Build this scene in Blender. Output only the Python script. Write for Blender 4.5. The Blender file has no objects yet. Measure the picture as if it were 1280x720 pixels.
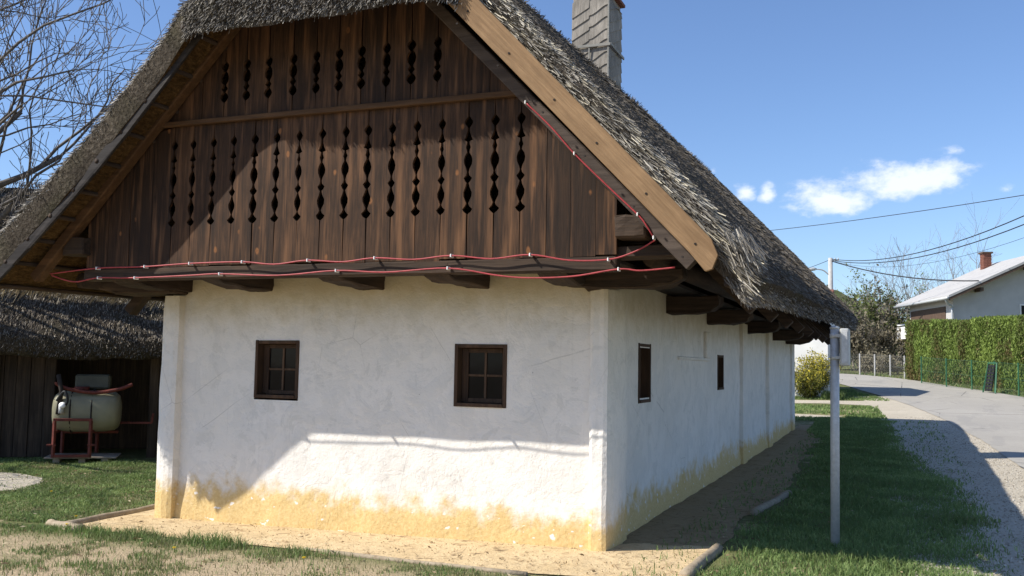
import bpy, bmesh, math, random
import numpy as np
from mathutils import Vector, Matrix, Euler

random.seed(7)
rng = np.random.default_rng(11)
SC = bpy.context.scene
COL = SC.collection

# ------------------------------------------------------------------ camera
CAM = np.array([2.3289, -8.3238, 1.6015])
YAW, PITCH, ROLL, FPX = -0.3737, 0.0785, 0.0178, 1218.2
_fw = np.array([math.sin(YAW)*math.cos(PITCH), math.cos(YAW)*math.cos(PITCH), math.sin(PITCH)])
_r = np.array([math.cos(YAW), -math.sin(YAW), 0.0]); _u = np.cross(_r, _fw)
_c, _s = math.cos(ROLL), math.sin(ROLL)
_R = _c*_r + _s*_u; _U = -_s*_r + _c*_u
cd = bpy.data.cameras.new('camera'); cam = bpy.data.objects.new('camera', cd); COL.objects.link(cam)
cd.sensor_width = 36.0; cd.lens = FPX/1280*36.0; cd.clip_start = 0.05; cd.clip_end = 3000
mw = Matrix.Identity(4)
for i in range(3):
    mw[i][0], mw[i][1], mw[i][2], mw[i][3] = _R[i], _U[i], -_fw[i], CAM[i]
cam.matrix_world = mw
SC.camera = cam

# ------------------------------------------------------------------ light
SUN = np.array([0.89, 0.62, -1.0])                  # the way the sunlight travels
SUN_EL = math.atan2(1.0, math.hypot(.89, .62))
SUN_AZ = math.atan2(-.89, -.62)                     # clockwise from +Y
w = bpy.data.worlds.new('World'); SC.world = w; w.use_nodes = True
wn, wl = w.node_tree.nodes, w.node_tree.links
for n in list(wn): wn.remove(n)
w_out = wn.new('ShaderNodeOutputWorld'); w_bg = wn.new('ShaderNodeBackground')
w_sky = wn.new('ShaderNodeTexSky'); w_sky.sky_type = 'NISHITA'; w_sky.sun_disc = False
w_sky.sun_elevation = SUN_EL; w_sky.sun_rotation = SUN_AZ % (2*math.pi)
w_sky.altitude = 300; w_sky.air_density = 1.0; w_sky.dust_density = 0.6; w_sky.ozone_density = 3.0
w_bg.inputs[1].default_value = 0.091
wl.new(w_bg.outputs[0], w_out.inputs[0])
sd = bpy.data.lights.new('sun', 'SUN'); sd.energy = 4.2; sd.angle = math.radians(0.53); sd.color = (1.0, 0.95, 0.87)
sun = bpy.data.objects.new('sun', sd); COL.objects.link(sun)
sun.rotation_euler = Vector(SUN.tolist()).to_track_quat('-Z', 'Y').to_euler()
sun.location = (-10, -8, 14)
vs = SC.view_settings
vs.view_transform = 'Standard'; vs.look = 'None'; vs.gamma = 1.0; vs.use_curve_mapping = False
vs.exposure = 0.68

# small fair-weather clouds, given as (azimuth, elevation, half width, half height) in radians
def sky_clouds():
    N = lambda t: wn.new(t)
    def math_(op, a, b=None):
        m = N('ShaderNodeMath'); m.operation = op
        for k, v in enumerate((a, b)):
            if v is None: continue
            if isinstance(v, (int, float)): m.inputs[k].default_value = v
            else: wl.new(v, m.inputs[k])
        return m.outputs[0]
    tc = N('ShaderNodeTexCoord')
    sep = N('ShaderNodeSeparateXYZ'); wl.new(tc.outputs['Generated'], sep.inputs[0])
    az = math_('ARCTAN2', sep.outputs[0], sep.outputs[1])
    el = math_('ARCSINE', sep.outputs[2])
    nz = N('ShaderNodeTexNoise'); nz.inputs['Scale'].default_value = 30; nz.inputs['Detail'].default_value = 7; nz.inputs['Roughness'].default_value = .62
    mp = N('ShaderNodeMapping'); mp.inputs['Scale'].default_value = (1, 1, 1.7); wl.new(tc.outputs['Generated'], mp.inputs[0]); wl.new(mp.outputs[0], nz.inputs[0])
    big = None
    clouds = [(-.058, .1640, .046, .021, 1.0), (.016, .180, .060, .023, 1.0), (-.137, .176, .014, .013, .85), (-.117, .172, .011, .012, .85),
              (.057, .206, .018, .006, .4), (.135, .188, .012, .008, .8), (-.170, .197, .006, .005, .4), (.10, .168, .010, .005, .3),
              (.32, .20, .05, .02, 1.0), (.55, .17, .08, .02, .9), (.9, .22, .06, .025, .9), (1.5, .2, .09, .03, .9), (-1.5, .24, .08, .03, .9), (2.6, .3, .1, .03, .9)]
    for a, e, wa, he, k in clouds:
        dx = math_('DIVIDE', math_('SUBTRACT', az, a), wa)
        dy0 = math_('SUBTRACT', el, e)
        up = math_('DIVIDE', math_('MAXIMUM', dy0, 0.0), he*1.15)
        dn = math_('DIVIDE', math_('MINIMUM', dy0, 0.0), he*.75)
        dy = math_('ADD', up, dn)
        q = math_('ADD', math_('MULTIPLY', dx, dx), math_('MULTIPLY', dy, dy))
        v = math_('MULTIPLY', math_('MAXIMUM', math_('SUBTRACT', 1.25, math_('SQRT', q)), 0.0), k)
        big = v if big is None else math_('MAXIMUM', big, v)
    den = math_('ADD', big, math_('MULTIPLY', math_('SUBTRACT', nz.outputs[0], .5), 2.0))
    gate = math_('MINIMUM', math_('MULTIPLY', big, 4.0), 1.0)
    mr = N('ShaderNodeMapRange'); mr.interpolation_type = 'SMOOTHSTEP'; wl.new(den, mr.inputs[0])
    mr.inputs[1].default_value = .22; mr.inputs[2].default_value = 1.0; mr.inputs[3].default_value = 0; mr.inputs[4].default_value = .82
    fac = math_('MULTIPLY', mr.outputs[0], gate)
    mix = N('ShaderNodeMix'); mix.data_type = 'RGBA'
    wl.new(fac, mix.inputs[0])
    hs = N('ShaderNodeMix'); hs.data_type = 'RGBA'; hs.blend_type = 'MULTIPLY'; hs.inputs[0].default_value = 1
    wl.new(w_sky.outputs[0], hs.inputs[6]); hs.inputs[7].default_value = SKY_TINT
    wl.new(hs.outputs[2], mix.inputs[6]); mix.inputs[7].default_value = CLOUD_RGB
    wl.new(mix.outputs[2], w_bg.inputs[0])
SKY_TINT = (.96, 1.04, 1.20, 1)
CLOUD_RGB = (7.6, 7.9, 8.6, 1)
sky_clouds()

# ------------------------------------------------------------------ helpers
def tag(o, label=None, cat=None, group=None, kind=None):
    if label: o['label'] = label
    if cat: o['category'] = cat
    if group: o['group'] = group
    if kind: o['kind'] = kind
    return o

def empty(name, loc=(0, 0, 0)):
    o = bpy.data.objects.new(name, None); COL.objects.link(o); o.location = loc; o.empty_display_size = .2
    return o

def link(name, me, parent=None):
    o = bpy.data.objects.new(name, me); COL.objects.link(o)
    if parent is not None:
        o.parent = parent
        root = parent
        off = Vector((0, 0, 0))
        while root is not None:
            off += root.location; root = root.parent
        o.location = -off if True else o.location
    return o

class MB:
    """collects faces in world coordinates; build() links them as one mesh object"""
    def __init__(s): s.v = []; s.f = []
    def add(s, vs, fs):
        b = len(s.v); s.v += [tuple(map(float, p)) for p in vs]; s.f += [tuple(b+i for i in f) for f in fs]; return s
    def box(s, x0, x1, y0, y1, z0, z1):
        return s.add([(x0,y0,z0),(x1,y0,z0),(x1,y1,z0),(x0,y1,z0),(x0,y0,z1),(x1,y0,z1),(x1,y1,z1),(x0,y1,z1)],
                     [(0,3,2,1),(4,5,6,7),(0,1,5,4),(1,2,6,5),(2,3,7,6),(3,0,4,7)])
    def bar(s, p, q, w, h, up=(0, 0, 1)):
        p, q, up = Vector(p), Vector(q), Vector(up)
        d = (q-p).normalized(); a = d.cross(up)
        if a.length < 1e-4: a = d.cross(Vector((1, 0, 0)))
        a.normalize(); b = a.cross(d)
        vs = []
        for e in (p, q):
            for i, j in ((-1,-1),(1,-1),(1,1),(-1,1)): vs.append(e + a*(i*w/2) + b*(j*h/2))
        return s.add(vs, [(3,2,1,0),(4,5,6,7),(0,1,5,4),(1,2,6,5),(2,3,7,6),(3,0,4,7)])
    def tube(s, pts, rad, n=6, cap=True):
        pts = [Vector(p) for p in pts]; k = len(pts)
        if not hasattr(rad, '__len__'): rad = [rad]*k
        vs = []; a = None
        for i, p in enumerate(pts):
            d = (pts[min(i+1, k-1)] - pts[max(i-1, 0)])
            if d.length < 1e-9: d = Vector((0, 0, 1))
            d.normalize()
            if a is None: a = d.orthogonal().normalized()
            a = (a - d*a.dot(d))
            if a.length < 1e-6: a = d.orthogonal()
            a.normalize(); b = d.cross(a)
            for j in range(n):
                t = 2*math.pi*j/n; vs.append(p + (a*math.cos(t)+b*math.sin(t))*rad[i])
        fs = [(i*n+j, i*n+(j+1) % n, (i+1)*n+(j+1) % n, (i+1)*n+j) for i in range(k-1) for j in range(n)]
        if cap: fs += [tuple(range(n-1, -1, -1)), tuple((k-1)*n+j for j in range(n))]
        return s.add(vs, fs)
    def prism(s, poly, axis, a0, a1):
        """poly: 2-D outline; axis 'y' -> (x,z) outline extruded from y=a0 to a1, axis 'x' -> (y,z)"""
        n = len(poly)
        mk = (lambda p, a: (p[0], a, p[1])) if axis == 'y' else ((lambda p, a: (a, p[0], p[1])) if axis == 'x' else (lambda p, a: (p[0], p[1], a)))
        return s.add([mk(p, a0) for p in poly]+[mk(p, a1) for p in poly],
                     [tuple(range(n)), tuple(range(2*n-1, n-1, -1))]+[(i, i+n, (i+1) % n+n, (i+1) % n) for i in range(n)])
    def build(s, name, mat, parent=None, smooth=False, bevel=0, wobble=0, seg=1):
        me = bpy.data.meshes.new(name); me.from_pydata(s.v, [], s.f); me.update()
        bm = bmesh.new(); bm.from_mesh(me)
        if bevel:
            bmesh.ops.bevel(bm, geom=list(bm.edges), offset=bevel, segments=seg, affect='EDGES', profile=.6)
        if wobble:
            for v in bm.verts: v.co += Vector((random.uniform(-1, 1), random.uniform(-1, 1), random.uniform(-1, 1)))*wobble
        bmesh.ops.recalc_face_normals(bm, faces=bm.faces)
        bm.to_mesh(me); bm.free()
        if smooth:
            for p in me.polygons: p.use_smooth = True
        me.materials.append(mat)
        return link(name, me, parent)

def np_mesh(name, verts, tris, mat, parent=None, attrs=None, quads=False, smooth=False):
    """fast mesh from numpy arrays; attrs: {name: per-vertex float array}"""
    me = bpy.data.meshes.new(name)
    k = 4 if quads else 3
    verts = np.asarray(verts, np.float32).reshape(-1, 3); tris = np.asarray(tris, np.int32).reshape(-1, k)
    me.vertices.add(len(verts)); me.vertices.foreach_set('co', verts.ravel())
    me.loops.add(tris.size); me.loops.foreach_set('vertex_index', tris.ravel())
    me.polygons.add(len(tris)); me.polygons.foreach_set('loop_start', np.arange(0, tris.size, k, dtype=np.int32))
    try: me.polygons.foreach_set('loop_total', np.full(len(tris), k, np.int32))
    except Exception: pass
    if smooth: me.polygons.foreach_set('use_smooth', np.ones(len(tris), bool))
    for n, a in (attrs or {}).items():
        at = me.attributes.new(n, 'FLOAT', 'POINT'); at.data.foreach_set('value', np.asarray(a, np.float32))
    me.update(calc_edges=True)
    me.materials.append(mat)
    return link(name, me, parent)

def vnoise(x, y, sc=1.0, seed=0, octv=3):
    x = np.asarray(x, float)*sc; y = np.asarray(y, float)*sc
    out = np.zeros(np.broadcast(x, y).shape); amp = 1; tot = 0
    for o in range(octv):
        xi = np.floor(x).astype(np.int64); yi = np.floor(y).astype(np.int64); fx = x-xi; fy = y-yi
        fx = fx*fx*(3-2*fx); fy = fy*fy*(3-2*fy)
        def h(a, b):
            n = (a*374761393 + b*668265263 + (seed+o)*974634777) & 0xFFFFFFFF
            n = ((n ^ (n >> 13))*1274126177) & 0xFFFFFFFF
            return ((n ^ (n >> 16)) & 0xFFFF)/65535.0
        out = out + amp*((h(xi, yi)*(1-fx)+h(xi+1, yi)*fx)*(1-fy)+(h(xi, yi+1)*(1-fx)+h(xi+1, yi+1)*fx)*fy)
        tot += amp; amp *= .5; x = x*2.03; y = y*2.03
    return out/tot

def softp(t, w_): return w_*np.logaddexp(0, np.asarray(t, float)/w_)
def H(x, y):
    """height of the ground: level by the house, climbing gently along the road behind it"""
    x = np.asarray(x, float); y = np.asarray(y, float)
    return -.014*np.clip(-x, 0, 8) + .042*(softp(y-17, 3.0)-softp(y-75, 8.0))
def gh(x, y): return float(H(x, y))

# ------------------------------------------------------------------ materials
class NT:
    def __init__(s, name):
        s.m = bpy.data.materials.new(name); s.m.use_nodes = True
        s.n, s.l = s.m.node_tree.nodes, s.m.node_tree.links
        s.b = s.n['Principled BSDF']; s.b.inputs['Specular IOR Level'].default_value = .25
        s.tc = s.n.new('ShaderNodeTexCoord')
    def set(s, sock, v):
        if isinstance(v, bpy.types.NodeSocket): s.l.new(v, sock)
        elif isinstance(v, (tuple, list)): sock.default_value = tuple(v)+((1,) if len(v) == 3 and len(sock.default_value) == 4 else ())
        else: sock.default_value = v
    def coord(s, scale=(1, 1, 1), rot=(0, 0, 0)):
        mp = s.n.new('ShaderNodeMapping'); mp.inputs['Scale'].default_value = scale; mp.inputs['Rotation'].default_value = rot
        s.l.new(s.tc.outputs['Object'], mp.inputs[0]); return mp.outputs[0]
    def noise(s, sc, det=4, rough=.55, co=None, dist=0):
        t = s.n.new('ShaderNodeTexNoise'); t.inputs['Scale'].default_value = sc; t.inputs['Detail'].default_value = det
        t.inputs['Roughness'].default_value = rough; t.inputs['Distortion'].default_value = dist
        s.l.new(co if co is not None else s.tc.outputs['Object'], t.inputs[0]); return t.outputs[0]
    def voro(s, sc, co=None, feat='F1'):
        t = s.n.new('ShaderNodeTexVoronoi'); t.feature = feat; t.inputs['Scale'].default_value = sc
        s.l.new(co if co is not None else s.tc.outputs['Object'], t.inputs[0]); return t.outputs[0]
    def map(s, v, a, b, c=0, d=1, smooth=False):
        t = s.n.new('ShaderNodeMapRange'); s.set(t.inputs[0], v)
        if smooth: t.interpolation_type = 'SMOOTHSTEP'
        for k, q in enumerate((a, b, c, d)): s.set(t.inputs[k+1], q)
        return t.outputs[0]
    def math(s, op, a, b=0.0):
        t = s.n.new('ShaderNodeMath'); t.operation = op; s.set(t.inputs[0], a); s.set(t.inputs[1], b); return t.outputs[0]
    def ramp(s, v, stops):
        t = s.n.new('ShaderNodeValToRGB'); e = t.color_ramp.elements
        while len(e) < len(stops): e.new(.5)
        for q, (p, c) in zip(e, stops): q.position = p; q.color = tuple(c)+(1,)
        s.set(t.inputs[0], v); return t.outputs[0]
    def mix(s, f, a, b, mode='MIX'):
        t = s.n.new('ShaderNodeMix'); t.data_type = 'RGBA'; t.blend_type = mode
        s.set(t.inputs[0], f); s.set(t.inputs[6], a); s.set(t.inputs[7], b); return t.outputs[2]
    def attr(s, name):
        t = s.n.new('ShaderNodeAttribute'); t.attribute_name = name; return t.outputs['Fac']
    def rnd(s):
        t = s.n.new('ShaderNodeObjectInfo'); return t.outputs['Random']
    def sep(s):
        t = s.n.new('ShaderNodeSeparateXYZ'); s.l.new(s.tc.outputs['Object'], t.inputs[0]); return t.outputs
    def out(s, col, rough=.8, bump=None, bs=.3, bd=.02, spec=None):
        s.set(s.b.inputs['Base Color'], col); s.set(s.b.inputs['Roughness'], rough)
        if spec is not None: s.b.inputs['Specular IOR Level'].default_value = spec
        if bump is not None:
            t = s.n.new('ShaderNodeBump'); t.inputs['Strength'].default_value = bs; t.inputs['Distance'].default_value = bd
            s.set(t.inputs['Height'], bump); s.l.new(t.outputs[0], s.b.inputs['Normal'])
        return s.m

def plain(name, rgb, rough=.7, var=.25, sc=6, metal=0, bump=.15):
    t = NT(name); n = t.noise(sc, 5, .6)
    c = t.mix(t.map(n, .3, .7), tuple(v*(1-var) for v in rgb), tuple(min(1, v*(1+var)) for v in rgb))
    t.b.inputs['Metallic'].default_value = metal
    return t.out(c, rough, n, bump, .01)

def wood(name, dark, light, along='z', knots=True, rough=.8, knotcol=(.32, .13, .04), objvar=.35, sc=1.0, rot=(0, 0, 0)):
    t = NT(name)
    st = {'z': (14, 14, .9), 'x': (.9, 14, 14), 'y': (14, .9, 14)}[along]
    co0 = t.coord(tuple(q*sc for q in st))
    if any(rot):
        rm = t.n.new('ShaderNodeMapping'); rm.inputs['Rotation'].default_value = rot; t.l.new(t.tc.outputs['Object'], rm.inputs[0])
        sm = t.n.new('ShaderNodeMapping'); sm.inputs['Scale'].default_value = tuple(q*sc for q in st); t.l.new(rm.outputs[0], sm.inputs[0]); co0 = sm.outputs[0]
    # shift every board so that no two carry the same grain
    va = t.n.new('ShaderNodeVectorMath'); va.operation = 'ADD'; t.l.new(co0, va.inputs[0])
    mul = t.n.new('ShaderNodeMath'); mul.operation = 'MULTIPLY'; mul.inputs[1].default_value = 57.0; t.l.new(t.rnd(), mul.inputs[0]); t.l.new(mul.outputs[0], va.inputs[1])
    co = va.outputs[0]
    g = t.noise(1.6, 6, .65, co, .8); g2 = t.noise(7, 3, .6, co)
    blot = t.noise(2.2, 4, .6)
    c = t.mix(t.map(g, .3, .7), dark, light)
    c = t.mix(t.map(g2, .35, .7, 0, .45), c, tuple(v*.55 for v in dark))
    c = t.mix(t.map(blot, .35, .7, 0, .6), c, tuple(v*.6 for v in dark))
    c = t.mix(t.map(t.rnd(), 0, 1, 0, objvar), c, tuple(v*.5 for v in dark))
    c = t.mix(t.map(t.noise(1.1, 3, .6, co), .5, .7, 0, objvar*.75), c, tuple(min(1, v*1.55) for v in light))
    if knots:
        kco = t.coord({'z': (3.4, 3.4, 2.0), 'x': (2.0, 3.4, 3.4), 'y': (3.4, 2.0, 3.4)}[along])
        k = t.math('ADD', t.voro(1.5, kco), t.math('MULTIPLY', t.math('SUBTRACT', t.noise(14, 3), .5), .10))
        c = t.mix(t.math('MULTIPLY', t.map(k, .04, .12, .75, 0, True), t.map(t.noise(3.1, 2), .36, .44)), c, t.mix(t.map(k, .0, .07), tuple(v*.5 for v in knotcol), knotcol))
    return t.out(c, rough, t.math('ADD', g, t.math('MULTIPLY', g2, .6)), .5, .006)

def mat_plaster():
    t = NT('lime_plaster'); x, y, z = t.sep()
    n1 = t.noise(1.3, 5, .6); n2 = t.noise(5.5, 6, .65); n3 = t.noise(38, 3, .6); n4 = t.noise(.7, 3)
    c = t.mix(t.map(n1, .35, .7), (.82, .78, .72), (.76, .72, .655))
    c = t.mix(t.map(n2, .52, .72, 0, .45), c, (.64, .615, .57))
    # older and newer coats of limewash
    pt = t.noise(2.3, 6, .7, None, .6)
    c = t.mix(t.map(pt, .50, .545, 0, .38), c, (.67, .65, .605))
    c = t.mix(t.map(t.noise(3.4, 6, .72, None, .8), .57, .60, 0, .35), c, (.58, .56, .51))
    hc = t.voro(1.25, t.coord((1, 1, .8)), 'DISTANCE_TO_EDGE')
    hm = t.math('MULTIPLY', t.map(hc, .0015, .005, 1, 0), t.map(n1, .5, .6))
    c = t.mix(t.math('MULTIPLY', hm, .4), c, (.35, .33, .29))
    # clay washed up the foot of the wall
    edge = t.math('ADD', z, t.math('MULTIPLY', t.math('SUBTRACT', n2, .5), -.62))
    edge = t.math('ADD', edge, t.math('MULTIPLY', t.math('SUBTRACT', n4, .5), -.35))
    st = t.map(edge, .17, .43, 1, 0, True)
    clay = t.mix(t.map(n3, .3, .7), (.57, .385, .145), (.70, .52, .235))
    c = t.mix(t.math('MULTIPLY', st, .95), c, clay)
    # chips of whitewash still sitting on the clay
    ch = t.map(t.noise(11, 2, .5, t.coord((1, 1, 1.5))), .675, .71, 0, 1)
    c = t.mix(t.math('MULTIPLY', t.math('MULTIPLY', ch, st), .8), c, (.8, .79, .76))
    # smoke and damp near the logs
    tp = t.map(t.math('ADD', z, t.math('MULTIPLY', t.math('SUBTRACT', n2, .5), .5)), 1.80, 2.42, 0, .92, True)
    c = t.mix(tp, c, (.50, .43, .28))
    # rain streaks, dark flecks
    sk = t.noise(1.0, 4, .6, t.coord((16, 16, .7)))
    c = t.mix(t.map(sk, .60, .75, 0, .22), c, (.45, .43, .38))
    fl = t.voro(9, t.coord((1.4, 1.4, .8)))
    c = t.mix(t.math('MULTIPLY', t.map(fl, .035, .06, 1, 0), t.map(n2, .56, .64)), c, (.22, .19, .15))
    ck = t.voro(1.7, t.coord((1, 1, 1)), 'DISTANCE_TO_EDGE')
    h = t.math('ADD', t.math('ADD', t.math('MULTIPLY', n2, 1.1), t.math('MULTIPLY', n3, .22)), t.math('MULTIPLY', t.map(pt, .50, .545), .12))
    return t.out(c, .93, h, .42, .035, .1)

def mat_thatch(name, cols, green=0.0, sc=1.0, under=False):
    t = NT(name)
    a = t.noise(3.2*sc, 5, .6); b = t.noise(26*sc, 4, .65, t.coord((1, .45, 1)))
    c = t.ramp(b, [(.28, cols[0]), (.5, cols[1]), (.74, cols[2])])
    c = t.mix(t.map(a, .35, .7, 0, .5), c, cols[0])
    if green: c = t.mix(t.map(t.noise(1.4, 4, .6), .5, .68, 0, green), c, (.05, .055, .02))
    return t.out(c, .95, b, 1.0, .05, .05)

def mat_straw(name, stops, rough=.75):
    t = NT(name); c = t.ramp(t.attr('tone'), stops)
    c = t.mix(t.map(t.noise(.9, 4), .4, .7, 0, .45), c, (.085, .075, .058))
    return t.out(c, rough, spec=.2)

def mat_blades(name, stops, trans=.25):
    t = NT(name); c = t.ramp(t.attr('tone'), stops)
    t.out(c, .6, spec=.2)
    tr = t.n.new('ShaderNodeBsdfTranslucent'); t.set(tr.inputs[0], c)
    mx = t.n.new('ShaderNodeMixShader'); mx.inputs[0].default_value = trans
    t.l.new(t.b.outputs[0], mx.inputs[1]); t.l.new(tr.outputs[0], mx.inputs[2])
    t.l.new(mx.outputs[0], t.n['Material Output'].inputs[0]); return t.m

def mat_ground():
    t = NT('meadow_soil'); n = t.noise(.55, 6, .6); n2 = t.noise(7, 5, .65); n3 = t.noise(55, 3, .6)
    c = t.mix(t.map(n2, .3, .7), (.12, .135, .05), (.18, .185, .08))
    soil = t.mix(t.map(n3, .3, .7), (.36, .275, .17), (.50, .40, .265))
    x, y, z = t.sep()
    near = t.map(t.math('ADD', y, t.math('MULTIPLY', t.math('SUBTRACT', n, .5), 1.8)), -1.7, -.9, 1, 0, True)
    bare = t.math('MAXIMUM', t.map(t.math('ADD', n, t.math('MULTIPLY', n2, .35)), .68, .82, 0, 1), t.math('MULTIPLY', near, t.map(t.math('ADD', n, t.math('MULTIPLY', n2, .5)), .52, .72, .25, 1)))
    far = t.map(y, 22, 30, 1, 0)
    c = t.mix(t.math('MULTIPLY', bare, far), c, soil)
    return t.out(c, .95, t.math('ADD', n2, n3), .8, .03, .1)

def mat_gravelly(name, a, b, stone, sc=40, bump=.6, big=.5):
    t = NT(name); n = t.noise(1.1, 5, .6); n3 = t.noise(sc*2.2, 3, .7); v = t.voro(sc)
    c = t.mix(t.map(n, .3, .7), a, b)
    c = t.mix(t.map(v, .1, .45, .55, 0), c, stone)
    c = t.mix(t.map(n3, .35, .7, 0, .45), c, tuple(q*.6 for q in a))
    return t.out(c, .95, t.math('ADD', t.math('MULTIPLY', v, -.6), n3), bump, .02, .15)

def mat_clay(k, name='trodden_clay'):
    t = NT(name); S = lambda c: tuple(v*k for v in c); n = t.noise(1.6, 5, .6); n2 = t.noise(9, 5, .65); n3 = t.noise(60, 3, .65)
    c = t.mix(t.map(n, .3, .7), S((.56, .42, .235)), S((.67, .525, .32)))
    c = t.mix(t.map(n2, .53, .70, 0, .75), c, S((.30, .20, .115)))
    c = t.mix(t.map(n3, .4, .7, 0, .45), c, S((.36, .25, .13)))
    ck = t.voro(3.1, t.coord((1, 1, 1)), 'DISTANCE_TO_EDGE')
    c = t.mix(t.math('MULTIPLY', t.map(ck, .006, .02, 1, 0), t.map(n2, .45, .6)), c, (.2, .14, .08))
    return t.out(c, .95, t.math('ADD', n2, t.math('MULTIPLY', n3, .3)), .8, .03, .1)

def mat_asphalt():
    t = NT('worn_asphalt'); n = t.noise(.35, 5, .6); n2 = t.noise(70, 3, .7); n3 = t.noise(3.5, 4)
    ck = t.voro(.55, t.coord((1, .5, 1)), 'DISTANCE_TO_EDGE'); pch = t.noise(.8, 5, .7, t.coord((1, .25, 1)))
    c = t.mix(t.map(n, .3, .7), (.35, .325, .28), (.42, .39, .335))
    c = t.mix(t.map(n2, .35, .7, 0, .4), c, (.17, .165, .16))
    c = t.mix(t.map(n3, .6, .72, 0, .3), c, (.20, .195, .19))
    c = t.mix(t.map(pch, .55, .60, 0, .35), c, (.24, .23, .215))
    c = t.mix(t.math('MULTIPLY', t.map(ck, .004, .012, 1, 0), t.map(n, .45, .55)), c, (.10, .095, .09))
    return t.out(c, .9, n2, .4, .01, .3)

M = {}
M['plaster'] = mat_plaster()
M['ground'] = mat_ground()
M['clay'] = mat_clay(1.0); M['soil'] = mat_clay(.55, 'shaded_clay')  # second one: same clay, colour darkened for the shaded side path
M['gravel'] = mat_gravelly('pale_gravel', (.45, .395, .305), (.55, .49, .385), (.60, .56, .49))
M['asphalt'] = mat_asphalt()
M['plank'] = wood('weathered_plank', (.024, .0135, .008), (.135, .066, .030), 'z', knotcol=(.30, .125, .042), objvar=.75)
M['plank_side'] = wood('dark_log', (.030, .020, .014), (.085, .055, .036), 'y', False)
M['log_x'] = wood('dark_log_cross', (.034, .023, .016), (.10, .064, .04), 'x', False)
M['trim'] = wood('oiled_trim', (.075, .038, .016), (.15, .078, .034), 'x', False)
M['barge'] = wood('fresh_plank', (.22, .13, .062), (.37, .235, .12), 'x', True, .8, (.14, .07, .03), .1, rot=(0, -.80, 0))
M['barge_old'] = wood('old_plank', (.07, .052, .042), (.13, .10, .08), 'x', False)
M['thatch'] = mat_thatch('thatch_bed', [(.030, .025, .019), (.075, .062, .047), (.145, .123, .096)], .25)
M['thatch_under'] = mat_thatch('thatch_underside', [(.034, .020, .009), (.09, .053, .022), (.165, .10, .044)])
M['straw'] = mat_straw('straw_grey', [(0, (.035, .029, .023)), (.32, (.15, .128, .10)), (.68, (.34, .30, .245)), (1, (.70, .63, .52))])
M['straw_fresh'] = mat_straw('straw_pale', [(0, (.08, .070, .056)), (.4, (.26, .238, .205)), (.8, (.54, .50, .425)), (1, (.78, .70, .52))])
M['grass'] = mat_blades('grass_blades', [(0, (.33, .29, .16)), (.22, (.165, .19, .075)), (.6, (.155, .235, .072)), (1, (.34, .42, .16))], .36)
M['drygrass'] = mat_blades('dry_blades', [(0, (.40, .33, .20)), (.3, (.26, .25, .12)), (.6, (.15, .21, .07)), (1, (.22, .31, .095))])
M['glass'] = plain('dark_glass', (.006, .006, .007), .06, .3, 3)
M['glass'].node_tree.nodes['Principled BSDF'].inputs['Specular IOR Level'].default_value = .12
M['frame'] = wood('window_wood', (.055, .032, .02), (.13, .075, .045), 'z', False)
M['muntin'] = wood('muntin_wood', (.09, .05, .03), (.16, .10, .06), 'z', False)
M['galv'] = plain('galvanised_steel', (.47, .48, .485), .5, .12, 30, .25, .05)
M['galv_light'] = plain('pale_steel', (.45, .46, .45), .5, .1, 18, .2, .05)
M['cable'] = plain('red_cable', (.34, .05, .055), .45, .2, 20)
M['clip'] = plain('white_clip', (.8, .8, .78), .5, .05, 20)
M['shingle'] = wood('grey_shingle', (.21, .19, .16), (.43, .39, .335), 'z', False, .85, objvar=.25)
M['batten'] = wood('grey_batten', (.26, .25, .22), (.40, .385, .34), 'x', False)
M['darkin'] = plain('near_black', (.03, .024, .02), .9)  # near-black, for inner boards and small dark fittings
M['brick'] = plain('red_brick', (.19, .08, .055), .85, .3, 9)
print('materials ok')
# ================================================================== the setting
def axis(spec):
    out = []
    for a, b, st in spec: out += list(np.arange(a, b-1e-6, st))
    out.append(spec[-1][1]); return np.array(out)

def drape(name, xs, ys, off, mat, zfun=None):
    X, Y = np.meshgrid(xs, ys, indexing='ij'); Z = H(X, Y)+off
    if zfun is not None: Z = Z+zfun(X, Y)
    nx, ny = X.shape
    idx = np.arange(nx*ny).reshape(nx, ny)
    q = np.stack([idx[:-1, :-1], idx[1:, :-1], idx[1:, 1:], idx[:-1, 1:]], -1).reshape(-1, 4)
    return np_mesh(name, np.stack([X, Y, Z], -1), q, mat, quads=True, smooth=True)

ground = drape('ground', axis([(-900, -100, 80), (-100, -30, 5), (-30, -13, 1), (-13, 9, .2), (9, 40, 1.5), (40, 100, 6), (100, 900, 80)]),
               axis([(-300, -20, 40), (-20, -6, 1), (-6, 14, .2), (14, 70, .6), (70, 160, 5), (160, 1600, 120)]), 0, M['ground'])
tag(ground, kind='structure')

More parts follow.
